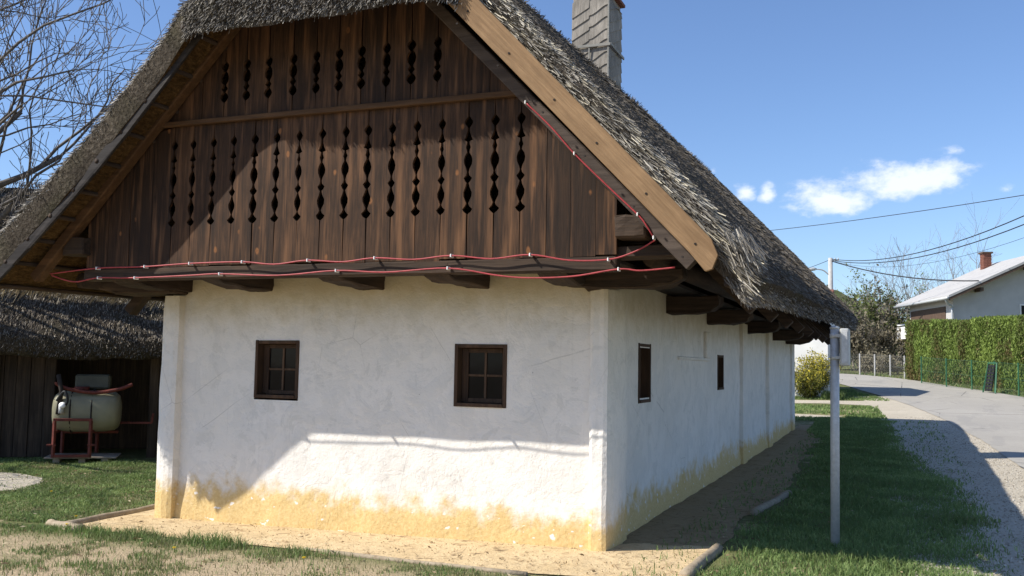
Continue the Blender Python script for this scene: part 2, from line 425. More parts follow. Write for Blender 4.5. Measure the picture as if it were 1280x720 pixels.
def strip(name, left, right, off, mat, nl=24, jag=0.0, seed=1, step=.25, relief=0.0):
    """a sheet between two plan polylines, draped on the ground, with ragged edges"""
    def resample(pl, n):
        pl = np.array(pl, float); s = np.r_[0, np.cumsum(np.hypot(*np.diff(pl, axis=0).T))]
        t = np.linspace(0, s[-1], n); return np.stack([np.interp(t, s, pl[:, 0]), np.interp(t, s, pl[:, 1])], -1)
    ln = max(np.hypot(*np.diff(np.array(left, float), axis=0).T).sum(), np.hypot(*np.diff(np.array(right, float), axis=0).T).sum())
    n = int(ln/step)+2
    A, B = resample(left, n), resample(right, n)
    # smooth the corners of the polylines
    for P in (A, B):
        for _ in range(6): P[1:-1] = (P[:-2]+2*P[1:-1]+P[2:])/4
    if jag:
        d = (B-A)/np.linalg.norm(B-A, axis=1)[:, None]
        s = np.arange(n)*step
        A -= d*((vnoise(s, s*0+seed, 1.5, seed)-.5)*2*jag)[:, None]
        B += d*((vnoise(s, s*0+seed+9, 1.5, seed+3)-.5)*2*jag)[:, None]
    t = np.linspace(0, 1, nl)
    P = A[:, None]*(1-t)[None, :, None]+B[:, None]*t[None, :, None]
    Z = H(P[..., 0], P[..., 1])+off
    if relief: Z = Z+(vnoise(P[..., 0], P[..., 1], 2.2, seed)-.4)*relief*np.sin(np.pi*t)[None, :]
    idx = np.arange(n*nl).reshape(n, nl)
    q = np.stack([idx[:-1, :-1], idx[:-1, 1:], idx[1:, 1:], idx[1:, :-1]], -1).reshape(-1, 4)
    o = np_mesh(name, np.concatenate([P, Z[..., None]], -1), q, mat, quads=True, smooth=True)
    return tag(o, kind='structure')

ROAD_L = [(6.2, -20), (5.3, -8), (4.7, 2), (4.31, 9.95), (4.18, 15.9), (3.65, 22.4), (2.88, 27.4), (1.81, 32.4), (.98, 35.6), (.2, 39.3), (-1.2, 43.2), (-4.5, 47.5), (-10, 51)]
ROAD_R = [(12, -20), (11, -8), (10.2, 2), (9.8, 10), (9.3, 17), (8.6, 24), (7.8, 30), (6.94, 33.6), (5.84, 37.2), (4.46, 40.9), (2.81, 46.1), (.3, 50.3), (-3, 53.5), (-9, 57)]
strip('road', ROAD_L, ROAD_R, .022, M['asphalt'], 14, .035, 5, .5)
strip('road_shoulder', [(2.6, -20), (2.5, -5), (2.35, 1), (2.35, 3.5), (2.3, 7.6), (2.2, 13.6), (2.1, 20), (1.8, 26), (.9, 31.5)],
      [(6.4, -20), (5.5, -8), (4.9, 2), (4.55, 9.95), (4.4, 15.9), (3.85, 22.4), (3.05, 27.4), (2.0, 32.2)], .010, M['gravel'], 20, .22, 21, .25, .012)
strip('footpath', [(-6, 29.6), (-1, 28.9), (.5, 29.0), (1.6, 29.2), (2.6, 29.6)], [(-6, 28.0), (-1, 27.4), (.5, 27.6), (1.8, 27.0), (2.9, 26.2)], .006, M['gravel'], 10, .15, 8, .3)
strip('sandy_patch', [(-3, 22.9), (-.6, 22.7), (.3, 22.5), (.9, 22.3)], [(-3, 21.7), (-.7, 21.6), (.2, 21.5), (.7, 21.8)], .007, M['gravel'], 8, .2, 15, .2)
strip('stony_patch', [(-12, 1.9), (-9.6, 2.5), (-8.9, 2.3), (-8.35, 1.7)], [(-12, .2), (-9.4, .35), (-8.4, .7), (-8.0, 1.25)], .007, M['gravel'], 10, .15, 33, .2)
# the trodden clay round the walls
strip('clay_apron', [(-5.36, .75), (-5.31, -.2), (-5.26, -.9), (-3.4, -.95), (-1.6, -1.05), (-.4, -1.18), (.84, -1.0)],
      [(-4.6, .75), (-4.5, .15), (-4.4, .12), (-3.2, .12), (-1.5, .12), (-.2, .15), (.2, .5), (.9, .62)], .012, M['clay'], 26, .03, 3, .1, .03)
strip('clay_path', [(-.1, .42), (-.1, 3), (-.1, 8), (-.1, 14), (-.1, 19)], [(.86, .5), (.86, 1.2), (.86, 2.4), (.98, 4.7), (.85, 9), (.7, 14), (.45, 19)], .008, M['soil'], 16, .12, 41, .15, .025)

# far wooded hill
def hill():
    xs = np.linspace(-500, 700, 61); ys = np.linspace(260, 900, 30)
    X, Y = np.meshgrid(xs, ys, indexing='ij')
    Z = 2.4+np.clip((Y-260)/160, 0, 1)**1.2*(3+30*np.exp(-((X+28)/38)**2)+5*vnoise(X, Y, .006, 5))+3*vnoise(X, Y, .05, 8)-2.5
    idx = np.arange(X.size).reshape(X.shape)
    q = np.stack([idx[:-1, :-1], idx[1:, :-1], idx[1:, 1:], idx[:-1, 1:]], -1).reshape(-1, 4)
    t = NT('hill_wood'); n = t.noise(.05, 6, .7); c = t.mix(t.map(n, .3, .7), (.045, .055, .022), (.10, .115, .05))
    return tag(np_mesh('hill', np.stack([X, Y, Z], -1), q, t.out(c, 1, n, 1, 3, .05), quads=True, smooth=True), kind='structure')
hill()

# ================================================================== the thatched house
house = empty('thatched_house', (-2.38, 8.7, 0))
tag(house, 'long whitewashed thatched house with carved dark board gable', 'house')
CX = -2.38
XL, XR, YB = -4.80, 0.0, 17.5
WT = 2.43

def wall_sheet(u0, u1, z0, z1, holes, place, step, depth, seed, flare=.035):
    """one face of wall as a lumpy grid with window openings and their reveals. place(u, z, d) -> xyz, d = depth into the wall"""
    us = set(np.arange(u0, u1, step)); us.add(u1)
    zs = set(np.arange(z0, z1, step)); zs.add(z1)
    us = sorted(us); zs = sorted(zs)
    for a, b, c, d in holes:
        us = [q for q in us if min(abs(q-a), abs(q-b)) > step*.45]+[a, b]; zs = [q for q in zs if min(abs(q-c), abs(q-d)) > step*.45]+[c, d]
        us.sort(); zs.sort()
    us = sorted(set(us)); zs = sorted(set(zs))
    U, Z = np.meshgrid(us, zs, indexing='ij')
    D = (vnoise(U, Z, 1.1, seed, 3)-.5)*.035+(vnoise(U, Z, 6, seed+5, 2)-.5)*.012
    foot = np.clip((.34-Z)/.34, 0, 1)
    D = D-foot*flare*(.2+1.6*vnoise(U, Z*.5, 3, seed+8))
    for a, b, c, d in holes:
        e = np.maximum(np.maximum(a-U, U-b), np.maximum(c-Z, Z-d)); D = D*np.clip(np.abs(e)/.15, 0, 1)
    m = MB(); n = len(zs)
    m.v = [tuple(map(float, place(U[i, j], Z[i, j], D[i, j]))) for i in range(len(us)) for j in range(n)]
    for i in range(len(us)-1):
        for j in range(n-1):
            uc, zc = (us[i]+us[i+1])/2, (zs[j]+zs[j+1])/2
            if any(a < uc < b and c < zc < d for a, b, c, d in holes): continue
            m.f.append((i*n+j, (i+1)*n+j, (i+1)*n+j+1, i*n+j+1))
    for a, b, c, d in holes:
        ring = [(a, c), (b, c), (b, d), (a, d)]
        m.add([place(p[0], p[1], 0) for p in ring]+[place(p[0], p[1], depth) for p in ring], [(k, (k+1) % 4, (k+1) % 4+4, k+4) for k in range(4)])
    return m

FW = [(-3.728, -3.206, 1.222, 1.806), (-1.498, -.971, 1.205, 1.787)]
SW = [(1.372, 1.895, 1.232, 1.845), (6.145, 6.665, 1.283, 1.800)]
mw_ = wall_sheet(XL, XR-.03, -.3, WT+.05, FW, lambda u, z, d: (u, d, z), .085, .34, 3)
front_wall = mw_.build('front_wall', M['plaster'], house, True)
NI = (3.27, 5.386, 1.735, 2.107)
ms_ = wall_sheet(.03, YB, -.3, WT+.05, SW, lambda u, z, d: (-.085-d, u, z), .12, .34, 9)
side_wall = ms_.build('side_wall', M['plaster'], house, True)
for o in (front_wall, side_wall):
    try: o.data.set_sharp_from_angle(angle=math.radians(50))
    except Exception: pass
m = MB(); m.box(XL, XL+.3, .02, YB, -.3, WT); m.build('rear_side_wall', M['plaster'], house)
m = MB(); m.box(XL+.3, XR-.4, YB-.3, YB-.01, -.3, WT); m.build('end_wall', M['plaster'], house)
def column(x0, x1, y0, y1, z0, z1, seed):
    """a rounded lime-washed pier"""
    m = MB(); n = 18; vs = []
    ring = []
    for (ax, ay, bx, by) in ((x0, y0, x1, y0), (x1, y0, x1, y1), (x1, y1, x0, y1), (x0, y1, x0, y0)):
        for k in range(4): ring.append((ax+(bx-ax)*k/4, ay+(by-ay)*k/4))
    cx, cy = (x0+x1)/2, (y0+y1)/2
    for i in range(n+1):
        z = z0+(z1-z0)*i/n
        for k, (x, y) in enumerate(ring):
            f = 1+.02*(1-i/n)
            jx = (vnoise(k*.9, z*3, 1, seed)-.5)*.018
            cut = .014 if k % 4 == 0 else 0
            vs.append((cx+(x-cx)*f+jx-cut*(1 if x > cx else -1), cy+(y-cy)*f+jx-cut*(1 if y > cy else -1), z))
    k = len(ring)
    fs = [(i*k+j, i*k+(j+1) % k, (i+1)*k+(j+1) % k, (i+1)*k+j) for i in range(n) for j in range(k)]+[tuple((n)*k+j for j in range(k))]
    return m.add(vs, fs)
column(-.172, .015, -.085, .62, -.3, 2.28, 4).build('corner_pier', M['plaster'], house, False)
column(-4.86, -4.63, -.10, .5, -.3, 2.26, 6).build('corner_pier', M['plaster'], house, False)
for y0, y1, d in ((8.37, 8.95, .03), (12.0, 12.7, .035), (16.9, 17.55, .03)):
    column(-.25, d-.045, y0, y1, -.3, 2.36, int(y0)).build('wall_pier', M['plaster'], house)
# the blind niche's shadow ledge on the side wall
MB().box(-.14, -.045, 3.27, 5.39, 1.70, 1.735).build('ledge', M['plaster'], house, bevel=.01, wobble=.004)
MB().box(-.14, -.045, 5.05, 5.39, 1.737, 2.10).build('ledge', M['plaster'], house, bevel=.01, wobble=.004)

def window(u0, u1, z0, z1, side=False, bars=False, open_=0):
    def B(m, a, b, c, d, e0, e1):          # a..b along the wall, c..d height, e0..e1 depth
        if side: return m.box(-.085-e1, -.085-e0, a, b, c, d)
        return m.box(a, b, e0, e1, c, d)
    t = .035
    fr = MB(); B(fr, u0+.002, u0+t, z0, z1, -.012, .15); fr_o = fr.build('window', M['frame'], house, bevel=.004, wobble=.0015)
    f2 = MB(); B(f2, u1-t, u1-.002, z0, z1, -.012, .15); f2.build('jamb', M['frame'], fr_o, bevel=.004, wobble=.0015)
    f3 = MB(); B(f3, u0+t+.001, u1-t-.001, z1-t, z1-.002, -.008, .15); f3.build('lintel', M['frame'], fr_o, bevel=.004, wobble=.0015)
    f4 = MB(); B(f4, u0+t+.001, u1-t-.001, z0+.002, z0+t, -.022, .15); f4.build('sill', M['frame'], fr_o, bevel=.004, wobble=.0015)
    a, b, c, d = u0+t+.004, u1-t-.004, z0+t+.004, z1-t-.004
    s = .04
    for q in ((a, a+s*1.6, c, d), (b-s, b, c, d), (a+s*1.6+.001, b-s-.001, c, c+s), (a+s*1.6+.001, b-s-.001, d-s, d)):
        mm = MB(); B(mm, *q, .085, .125); mm.build('sash_rail', M['frame'], fr_o, bevel=.003)
    a, b, c, d = a+s*1.6, b-s, c+s, d-s
    uc, zc = (a+b)/2, (c+d)/2
    mm = MB(); B(mm, uc-.011, uc+.011, c, d, .09, .115); mm.build('muntin', M['muntin'], fr_o, bevel=.002)
    for q in ((a, uc-.012), (uc+.012, b)):
        mm = MB(); B(mm, q[0], q[1], zc-.010, zc+.010, .09, .115); mm.build('muntin', M['muntin'], fr_o, bevel=.002)
    for q in ((a, uc-.011), (uc+.011, b)):
        for r in ((c, zc-.01), (zc+.01, d)):
            mm = MB(); B(mm, q[0], q[1], r[0], r[1], .104, .108); mm.build('pane', M['glass'], fr_o)
    if bars:
        for k in range(2):
            mm = MB(); q = a+(b-a)*(k+.5)/2*1.0
            mm.tube([(q, .055, z0+t), (q, .055, z1-t)], .006, 6); mm.build('iron_bar', M['darkin'], fr_o)
    return fr_o
for q in FW: window(*q)
for q in SW: window(*q, side=True)

# ---------------------------------------------------------------- roof surface
VR, VL, VH = -1.33, -1.38, -1.53
EAVE_R, EAVE_L = 1.46, -6.22
def zridge(y): return 6.50+.030*np.asarray(y, float)
def smin(a, b, k=.14): return -k*np.logaddexp(-a/k, -b/k)
YE = 18.75
def zroof(x, y):
    x = np.asarray(x, float); y = np.asarray(y, float)
    zr = zridge(y)
    r = zr-1.06*(x-CX)
    d = CX-x
    l = zr-1.03*d-.30*np.sin(np.clip(d/3.9, 0, 1)**.85*math.pi)
    f = 4.89+(y-VH)*1.22
    b = 5.0+(YE+.35-y)*1.22
    z = smin(smin(r, l), smin(f, b), .10)
    z = z + (vnoise(x*1.0, y, .8, 2, 3)-.5)*.10 + (vnoise(x, y, 5, 17, 2)-.5)*.022
    return z
def yfront(x):
    x = np.asarray(x, float)
    right = 1/(1+np.exp(-(x-(-.86))/.05)); left = 1/(1+np.exp((x-(-3.62))/.12))
    return VH+(VR-VH)*right+(VL-VH)*left + (vnoise(x, x*0, 3, 3)-.5)*.05
def yback(x):
    x = np.asarray(x, float)
    m_ = 1/(1+np.exp(-(x-(-.86))/.06))+1/(1+np.exp((x-(-3.80))/.06))
    return YE+.35-.35*m_
nu, nv = 92, 150
us = np.linspace(0, 1, nu); xs_ = EAVE_L+(EAVE_R-EAVE_L)*us
tv = np.linspace(0, 1, nv)**1.6
Xr = np.repeat(xs_[:, None], nv, 1)
Yr = yfront(xs_)[:, None]*(1-tv)[None, :]+yback(xs_)[:, None]*tv[None, :]
Zr = zroof(Xr, Yr)
edge = np.minimum(np.minimum(Xr-EAVE_L, EAVE_R-Xr), np.minimum(Yr-yfront(Xr), yback(Xr)-Yr)*1.0)
Zr = Zr-.13*np.exp(-edge/.07)
THK = .40
Zb = zroof(Xr, Yr)-THK
eave_d = np.minimum(Xr-EAVE_L, EAVE_R-Xr)
Zb = Zb+.17*np.exp(-eave_d/.12)
Xb = Xr.copy(); Xb = np.where(Xr > 0, Xr-.10*np.exp(-(EAVE_R-Xr)/.1), Xr+.10*np.exp(-(Xr-EAVE_L)/.1))
top = np.stack([Xr, Yr, Zr], -1); bot = np.stack([Xb, Yr+.04*np.exp(-edge/.05), np.minimum(Zb, Zr-.06)], -1)
idx = np.arange(nu*nv).reshape(nu, nv); ob = nu*nv
q = np.stack([idx[:-1, :-1], idx[1:, :-1], idx[1:, 1:], idx[:-1, 1:]], -1).reshape(-1, 4)
rim = np.concatenate([idx[:, 0], idx[-1, 1:], idx[-2::-1, -1], idx[0, -2:0:-1]]); rn = np.roll(rim, -1)
qs = np.stack([rim, rim+ob, rn+ob, rn], -1)
thatch = np_mesh('thatch', np.concatenate([top.reshape(-1, 3), bot.reshape(-1, 3)]), np.concatenate([q, q[:, ::-1]+ob, qs]), M['thatch'], house, quads=True, smooth=True)
thatch.data.materials.append(M['thatch_under'])
mi = np.zeros(len(thatch.data.polygons), np.int32); mi[len(q):2*len(q)] = 1
thatch.data.polygons.foreach_set('material_index', mi)
try: thatch.data.set_sharp_from_angle(angle=math.radians(55))
except Exception: pass
thatch['label'] = 'weathered grey thatch with mossy ridge'

def strands(base, dirv, nrm, length, width, tone, lift, name, mat, parent):
    """thin stalks: base points, directions, surface normals"""
    n = len(base)
    d = dirv/np.linalg.norm(dirv, axis=1)[:, None]
    d = d+nrm*np.asarray(lift)[:, None]; d /= np.linalg.norm(d, axis=1)[:, None]
    s = np.cross(d, nrm+rng.normal(0, .55, (n, 3))); s /= np.linalg.norm(s, axis=1)[:, None]
    w_ = np.asarray(width)[:, None]; L = np.asarray(length)[:, None]
    v = np.empty((n, 4, 3), np.float32)
    v[:, 0] = base-s*w_/2; v[:, 1] = base+s*w_/2; v[:, 2] = base+d*L+s*w_*.38; v[:, 3] = base+d*L-s*w_*.38
    o = np_mesh(name, v, np.arange(n*4, dtype=np.int32).reshape(n, 4), mat, parent, {'tone': np.repeat(tone, 4)}, quads=True)
    return tag(o, kind='stuff')

def roof_normals(x, y, e=.05):
    gx = (zroof(x+e, y)-zroof(x-e, y))/(2*e); gy = (zroof(x, y+e)-zroof(x, y-e))/(2*e)
    n = np.stack([-gx, -gy, np.ones_like(gx)], -1); n /= np.linalg.norm(n, axis=1)[:, None]
    dn = np.stack([-gx, -gy, -(gx**2+gy**2)], -1); dn /= np.linalg.norm(dn, axis=1)[:, None]
    return n, dn

def roof_straw():
    P = []
    def pick(n, x0, x1, y0, y1, ypow=1.0):
        x = rng.uniform(x0, x1, n); y = y0+(y1-y0)*rng.uniform(0, 1, n)**ypow
        ok = (y > yfront(x)+.01) & (y < yback(x)-.01); return x[ok], y[ok]
    sets = [(250000, CX-.2, EAVE_R-.02, -1.55, 4.5, 1.7, .0055, .055), (90000, CX-.2, EAVE_R-.02, 4.3, 19.2, 1.2, .013, .11),
            (60000, -4.4, CX+1.9, -1.75, 1.2, 1.2, .006, .065), (9000, EAVE_L+.02, CX, -1.25, 2.5, 1.8, .012, .14)]
    B, Dv, N_, Ln, W_, To, Li = [], [], [], [], [], [], []
    for n, x0, x1, y0, y1, pw, wd, ln in sets:
        x, y = pick(n, x0, x1, y0, y1, pw)
        nn, dn = roof_normals(x, y)
        z = zroof(x, y)-.13*np.exp(-np.minimum(np.minimum(x-EAVE_L, EAVE_R-x), y-yfront(x))/.07)
        k = len(x)
        B.append(np.stack([x, y, z], -1)-nn*.012-dn*ln*.4)
        Dv.append(dn+rng.normal(0, .075, (k, 3))); N_.append(nn)
        Ln.append(ln*rng.uniform(.6, 1.5, k)); W_.append(wd*rng.uniform(.6, 1.3, k))
        patch = vnoise(x*2+y, y*2-x, .9, 31)
        edge_ = np.exp(-np.abs(y-yfront(x))/.7)*(x > -1)
        far_ = np.clip((y+.4)/2.2, 0, 1)*.72*(x > CX+.3)
        To.append(np.clip(rng.beta(.8, 1.7, k)*(1-far_)+(.30+rng.normal(0, .07, k))*far_+(patch-.5)*.4+edge_*.36-np.exp(-(np.abs(x-CX))/.18)*.25, 0, 1))
        Li.append(np.abs(rng.normal(.02, .08, k))+edge_*.07)
    strands(np.concatenate(B), np.concatenate(Dv), np.concatenate(N_), np.concatenate(Ln), np.concatenate(W_), np.concatenate(To), np.concatenate(Li), 'straw', M['straw'], thatch)
roof_straw()

def verge_straw():
    """stalk ends that stand out along the cut verges, the eaves and the hem of the hip"""
    B, Dv, N_, Ln, W_, To, Li = [], [], [], [], [], [], []
    def put(p, d, nrm, ln, wd, tone, lift):
        B.append(p); Dv.append(d); N_.append(nrm); Ln.append(ln); W_.append(wd); To.append(tone); Li.append(lift)
    # right-hand verge
    n = 9000; x = rng.uniform(-1.0, EAVE_R-.02, n); y = yfront(x)+np.abs(rng.normal(0, .13, n))-.02
    nn, dn = roof_normals(x, np.maximum(y, -1.6)); z = zroof(x, y)-.13*np.exp(-np.maximum(y-yfront(x), 0)/.07)-rng.uniform(0, .16, n)*(y < yfront(x)+.05)
    low = np.clip((x+.2)/1.5, 0, 1)
    put(np.stack([x, y, z], -1)-dn*.1, dn*1.0+np.array([.02, -.14, 0])+rng.normal(0, .10, (n, 3)), nn, rng.uniform(.04, .10, n)*(1+.9*low), rng.uniform(.005, .009, n), np.clip(rng.beta(1.0, .9, n)+.05, 0, 1), np.abs(rng.normal(.04, .07, n)))
    # bundle hanging at the foot of that verge
    n = 320; p = np.stack([rng.normal(1.30, .05, n), rng.normal(-1.28, .08, n), rng.normal(2.50, .05, n)], -1)
    put(p, np.array([.42, -.12, -.85])+rng.normal(0, .16, (n, 3)), np.tile([.7, -.3, .5], (n, 1)), rng.uniform(.10, .24, n), rng.uniform(.006, .010, n), np.clip(rng.beta(1.6, 2.2, n), 0, 1), np.zeros(n))
    # right eave lip
    n = 26000; y = -1.3+20*rng.uniform(0, 1, n)**1.7; x = EAVE_R-np.abs(rng.normal(0, .05, n)); t = rng.uniform(0, 1, n)
    z = zroof(x, y)-.08-t*.2; nn = np.tile([.8, 0, -.1], (n, 1))
    put(np.stack([x-t*.06-.06, y, z], -1), np.array([.50, 0, -.62])+rng.normal(0, .16, (n, 3)), nn, rng.uniform(.035, .08, n)*(1+y/25), rng.uniform(.006, .012, n)*(1+y/8), np.clip(rng.beta(1.3, 3.2, n), 0, 1), np.zeros(n))
    # hem of the front hip
    n = 16000; x = rng.uniform(-3.6, -.82, n); y = yfront(x)+np.abs(rng.normal(0, .04, n)); t = rng.uniform(0, 1, n)
    z = zroof(x, np.maximum(y, -1.5))-.05-t*.30
    put(np.stack([x, y+t*.03+.03, z], -1), np.array([0, -.50, -.70])+rng.normal(0, .14, (n, 3)), np.tile([0, -.9, .2], (n, 1)), rng.uniform(.06, .13, n), rng.uniform(.005, .010, n), np.clip(rng.beta(1.2, 3.5, n)+(t < .2)*.15, 0, 1), np.zeros(n))
    # left verge face
    n = 14000; x = rng.uniform(EAVE_L+.03, -3.45, n); t = rng.uniform(0, 1, n); y = yfront(x)+t*.06
    z = zroof(x, y)-.06-t*.26*rng.uniform(0, 1, n)
    put(np.stack([x, y+.05, z], -1), np.array([-.45, -.35, -.6])+rng.normal(0, .22, (n, 3)), np.tile([-.3, -.9, .2], (n, 1)), rng.uniform(.05, .11, n), rng.uniform(.006, .010, n), np.clip(rng.beta(1.6, 2.4, n), 0, 1), np.zeros(n))
    # left eave lip, combed underside
    n = 5000; y = rng.uniform(-1.2, 6, n); x = EAVE_L+np.abs(rng.normal(0, .05, n)); z = zroof(x, y)-.08-rng.uniform(0, .2, n)
    put(np.stack([x+.08, y, z], -1), np.array([-.5, 0, -.62])+rng.normal(0, .16, (n, 3)), np.tile([-.8, 0, -.1], (n, 1)), rng.uniform(.06, .14, n), rng.uniform(.006, .012, n), np.clip(rng.beta(1.6, 2.5, n), 0, 1), np.zeros(n))
    c = np.concatenate
    strands(c(B), c(Dv), c(N_), c(Ln), c(W_), c(To), c(Li), 'cut_straw_ends', M['straw_fresh'], thatch)
verge_straw()

# moss cushions and loose tufts along the ridge
def ridge_tufts():
    n = 9000; y = rng.uniform(-.1, 18.3, n); x = CX+rng.normal(.05, .13, n); z = zroof(x, y)
    nn = np.tile([0, 0, 1.0], (n, 1))
    d = np.stack([rng.normal(.5, .6, n), rng.normal(0, .5, n), rng.uniform(-.2, .9, n)], -1)
    strands(np.stack([x, y, z-.03], -1), d, nn+rng.normal(0, .3, (n, 3)), rng.uniform(.03, .10, n)*(.4+1.2*vnoise(y, y*0, 1.7, 88)), rng.uniform(.006, .016, n), np.clip(rng.beta(1.2, 3, n), 0, 1), np.zeros(n), 'ridge_tufts', M['straw'], thatch)
ridge_tufts()

# ---------------------------------------------------------------- gable boarding
GY = -.90
def inner(x):                 # underside line of the rafters in the gable plane
    return 3.86-1.03*(np.abs(x-CX)-1.79)
ZB, ZT = 2.475, 3.825         # foot of the boards, bar above them
PROF = [(3.694, .004), (3.66, .030), (3.646, .036), (3.625, .028), (3.598, .007), (3.565, .007), (3.52, .022), (3.494, .036), (3.488, .030), (3.478, .008), (3.455, .010), (3.428, .020), (3.405, .011), (3.385, .008), (3.352, .028), (3.319, .037), (3.285, .033), (3.245, .014), (3.217, .006),
        (3.19, .012), (3.163, .036), (3.14, .022), (3.122, .007), (3.09, .016), (3.045, .036), (3.01, .034), (2.975, .018), (2.947, .007), (2.925, .018), (2.900, .044), (2.878, .030), (2.858, .004)]
PROFU = [(4.42, .006), (4.40, .030), (4.375, .040), (4.345, .030), (4.325, .012), (4.30, .032), (4.265, .042), (4.225, .036), (4.195, .014), (4.175, .020), (4.157, .034), (4.135, .018), (4.122, .010), (4.10, .032), (4.073, .044), (4.045, .030), (4.023, .004)]
LOW = [-5.16, -4.92, -4.68, -4.43, -4.31, -4.102, -3.878, -3.640, -3.404, -3.171, -2.928, -2.684, -2.442, -2.199, -1.972, -1.733, -1.490, -1.248, -1.002, -.761, -.526, -.295, -.089, .126, .300]
LOW = [-5.12, -4.86, -4.60, -4.34] + LOW[5:]
UPP = [-4.26, -4.02, -3.79, -3.541, -3.294, -3.043, -2.779, -2.530, -2.294, -2.062, -1.811, -1.566, -1.310, -1.059, -.815, -.60]
def boards(joints, zb, zt, prof, holes_at, tag_, gap=.004):
    for i in range(len(joints)-1):
        a, b = joints[i]+gap/2, joints[i+1]-gap/2
        zj = random.uniform(-.012, .012) if zb < 3 else 0
        def top(x): return min(zt, float(inner(x))+.10)
        def edge_pts(jx, sgn):
            mid = (joints[i]+joints[i+1])/2
            if not holes_at(jx): return []
            lim = top(jx)-.05
            pr = [p for p in prof if p[0] < lim]
            if len(pr) < len(prof): 
                pr = [p for p in pr if p[0] < lim-.02]
            if not pr: return []
            j = 1+random.uniform(-.12, .12)
            return [(jx+sgn*(gap/2+w_*j), z+random.uniform(-.003, .003)) for z, w_ in pr]
        left = edge_pts(joints[i], 1); right = edge_pts(joints[i+1], -1)
        poly = [(a, zb+zj), (b, zb+zj)] + right[::-1] + [(b, top(b)), (a, top(a))] + left
        if top(a) <= zb+.02 or top(b) <= zb+.02:
            poly = [(a, zb+zj), (b, zb+zj), (b, max(top(b), zb+.03)), (a, max(top(a), zb+.03))]
        off = random.uniform(-.006, .006)
        MB().prism(poly, 'y', GY+off, GY+off+.028).build('plank', M['plank'], house)
boards(LOW, ZB, ZT+.0, PROF, lambda x: -4.2 < x < -.45, 'low')
boards(UPP, ZT+.045, 5.2, PROFU, lambda x: -3.6 < x < -1.2, 'up')
MB().bar((CX-1.86, GY-.028, ZT+.022), (CX+1.86, GY-.028, ZT+.022), .05, .05).build('cross_rail', M['trim'], house, bevel=.006, wobble=.002)
# the closed loft behind the boards
MB().box(XL-.35, .28, GY+.04, YB, WT+.005, WT+.035).build('loft_floor', M['darkin'], house)
MB().prism([(-5.9, 2.44), (1.1, 2.44), (CX+.5, 6.2), (CX-.5, 6.2)], 'y', YB+.02, YB+.06).build('end_gable', M['darkin'], house)
# sill beam under the boards
MB().bar((-5.15, GY+.06, 2.413), (.30, GY+.06, 2.413), .13, .115).build('sill_beam', M['log_x'], house, bevel=.012, wobble=.004)

# ---------------------------------------------------------------- logs that carry the roof
def rough(o, cuts=3, amp=.014, sc=6.0):
    me = o.data; bm = bmesh.new(); bm.from_mesh(me)
    bmesh.ops.subdivide_edges(bm, edges=[e for e in bm.edges if e.calc_length() > .06], cuts=cuts, use_grid_fill=True)
    for v in bm.verts:
        c = v.co
        v.co = c+Vector((vnoise(c.y+c.x*.7, c.z+3.1*c.x, sc, 5, 2)-.5, vnoise(c.x+c.z*.6, c.z+2.3*c.y, sc, 6, 2)-.5, vnoise(c.x-c.z*.5, c.y+1.7*c.z, sc, 7, 2)-.5))*amp*2
    bm.to_mesh(me); bm.free(); return o
def log_end(x, w_, ztip=2.36):
    z1 = 2.46
    poly = [(.3, 2.285), (-.05, 2.30), (-.45, 2.30), (-.76, 2.322), (-.87, 2.352), (-.895, 2.40), (-.895, z1), (.3, z1)]
    poly = [(a, b+random.uniform(-.008, .008)) for a, b in poly]
    rough(MB().prism(poly, 'x', x-w_, x).build('log_end', M['plank_side'], house, bevel=.012, wobble=.004), 3, .02)
for x, w_ in ((-1.16, .24), (-2.26, .24), (-3.54, .25), (-.14, .26), (-4.55, .26)): log_end(x, w_)
def cross_log(y, w_, x0, x1, zb=2.21, h=.21):
    zs_ = [zb+random.uniform(-.012, .012) for _ in range(3)]
    poly = [(x0, zs_[0]), (x1-.30, zs_[1]), (x1-.07, zs_[2]+.045), (x1, zb+.11), (x1, zb+h), (x0, zb+h)]
    rough(MB().prism(poly, 'y', y, y+w_).build('log_end', M['log_x'], house, bevel=.012, wobble=.005), 3, .02)
for y in (2.66, 5.3, 8.95, 12.7, 15.9): cross_log(y, .30, -.3, .56+random.uniform(-.06, .06))
rough(MB().prism([(-.2, 2.275), (.42, 2.265), (.60, 2.30), (.70, 2.36), (.70, 2.44), (-.2, 2.44)], 'y', -.26, -.02).build('log_end', M['log_x'], house, bevel=.015, wobble=.006), 3, .02)
rough(MB().prism([(-4.6, 2.275), (-5.3, 2.265), (-5.5, 2.30), (-5.62, 2.37), (-5.62, 2.44), (-4.6, 2.44)], 'y', -.30, -.02).build('log_end', M['log_x'], house, bevel=.015, wobble=.006), 3, .02)
# eave purlins along both sides
MB().tube([(.50, -.55, 2.50), (.52, 2, 2.51), (.52, 8, 2.55), (.52, 18.3, 2.68)], [.085, .09, .085, .08], 9).build('eave_purlin', M['plank_side'], house, True, wobble=.004)
MB().tube([(-5.58, -.5, 2.40), (-5.58, 8, 2.46), (-5.58, 18.3, 2.62)], [.085, .09, .08], 9).build('eave_purlin', M['plank_side'], house, True, wobble=.004)
rough(MB().box(.31, .56, -1.02, -.55, 2.60, 2.775).build('purlin_end', M['log_x'], house, bevel=.015, wobble=.008), 2, .015)
rough(MB().box(-5.32, -5.07, -1.02, -.55, 2.60, 2.775).build('purlin_end', M['log_x'], house, bevel=.015, wobble=.008), 2, .015)
rough(MB().box(.05, .95, -.85, -.60, 2.46, 2.56).build('purlin_end', M['log_x'], house, bevel=.015, wobble=.008), 2, .015)
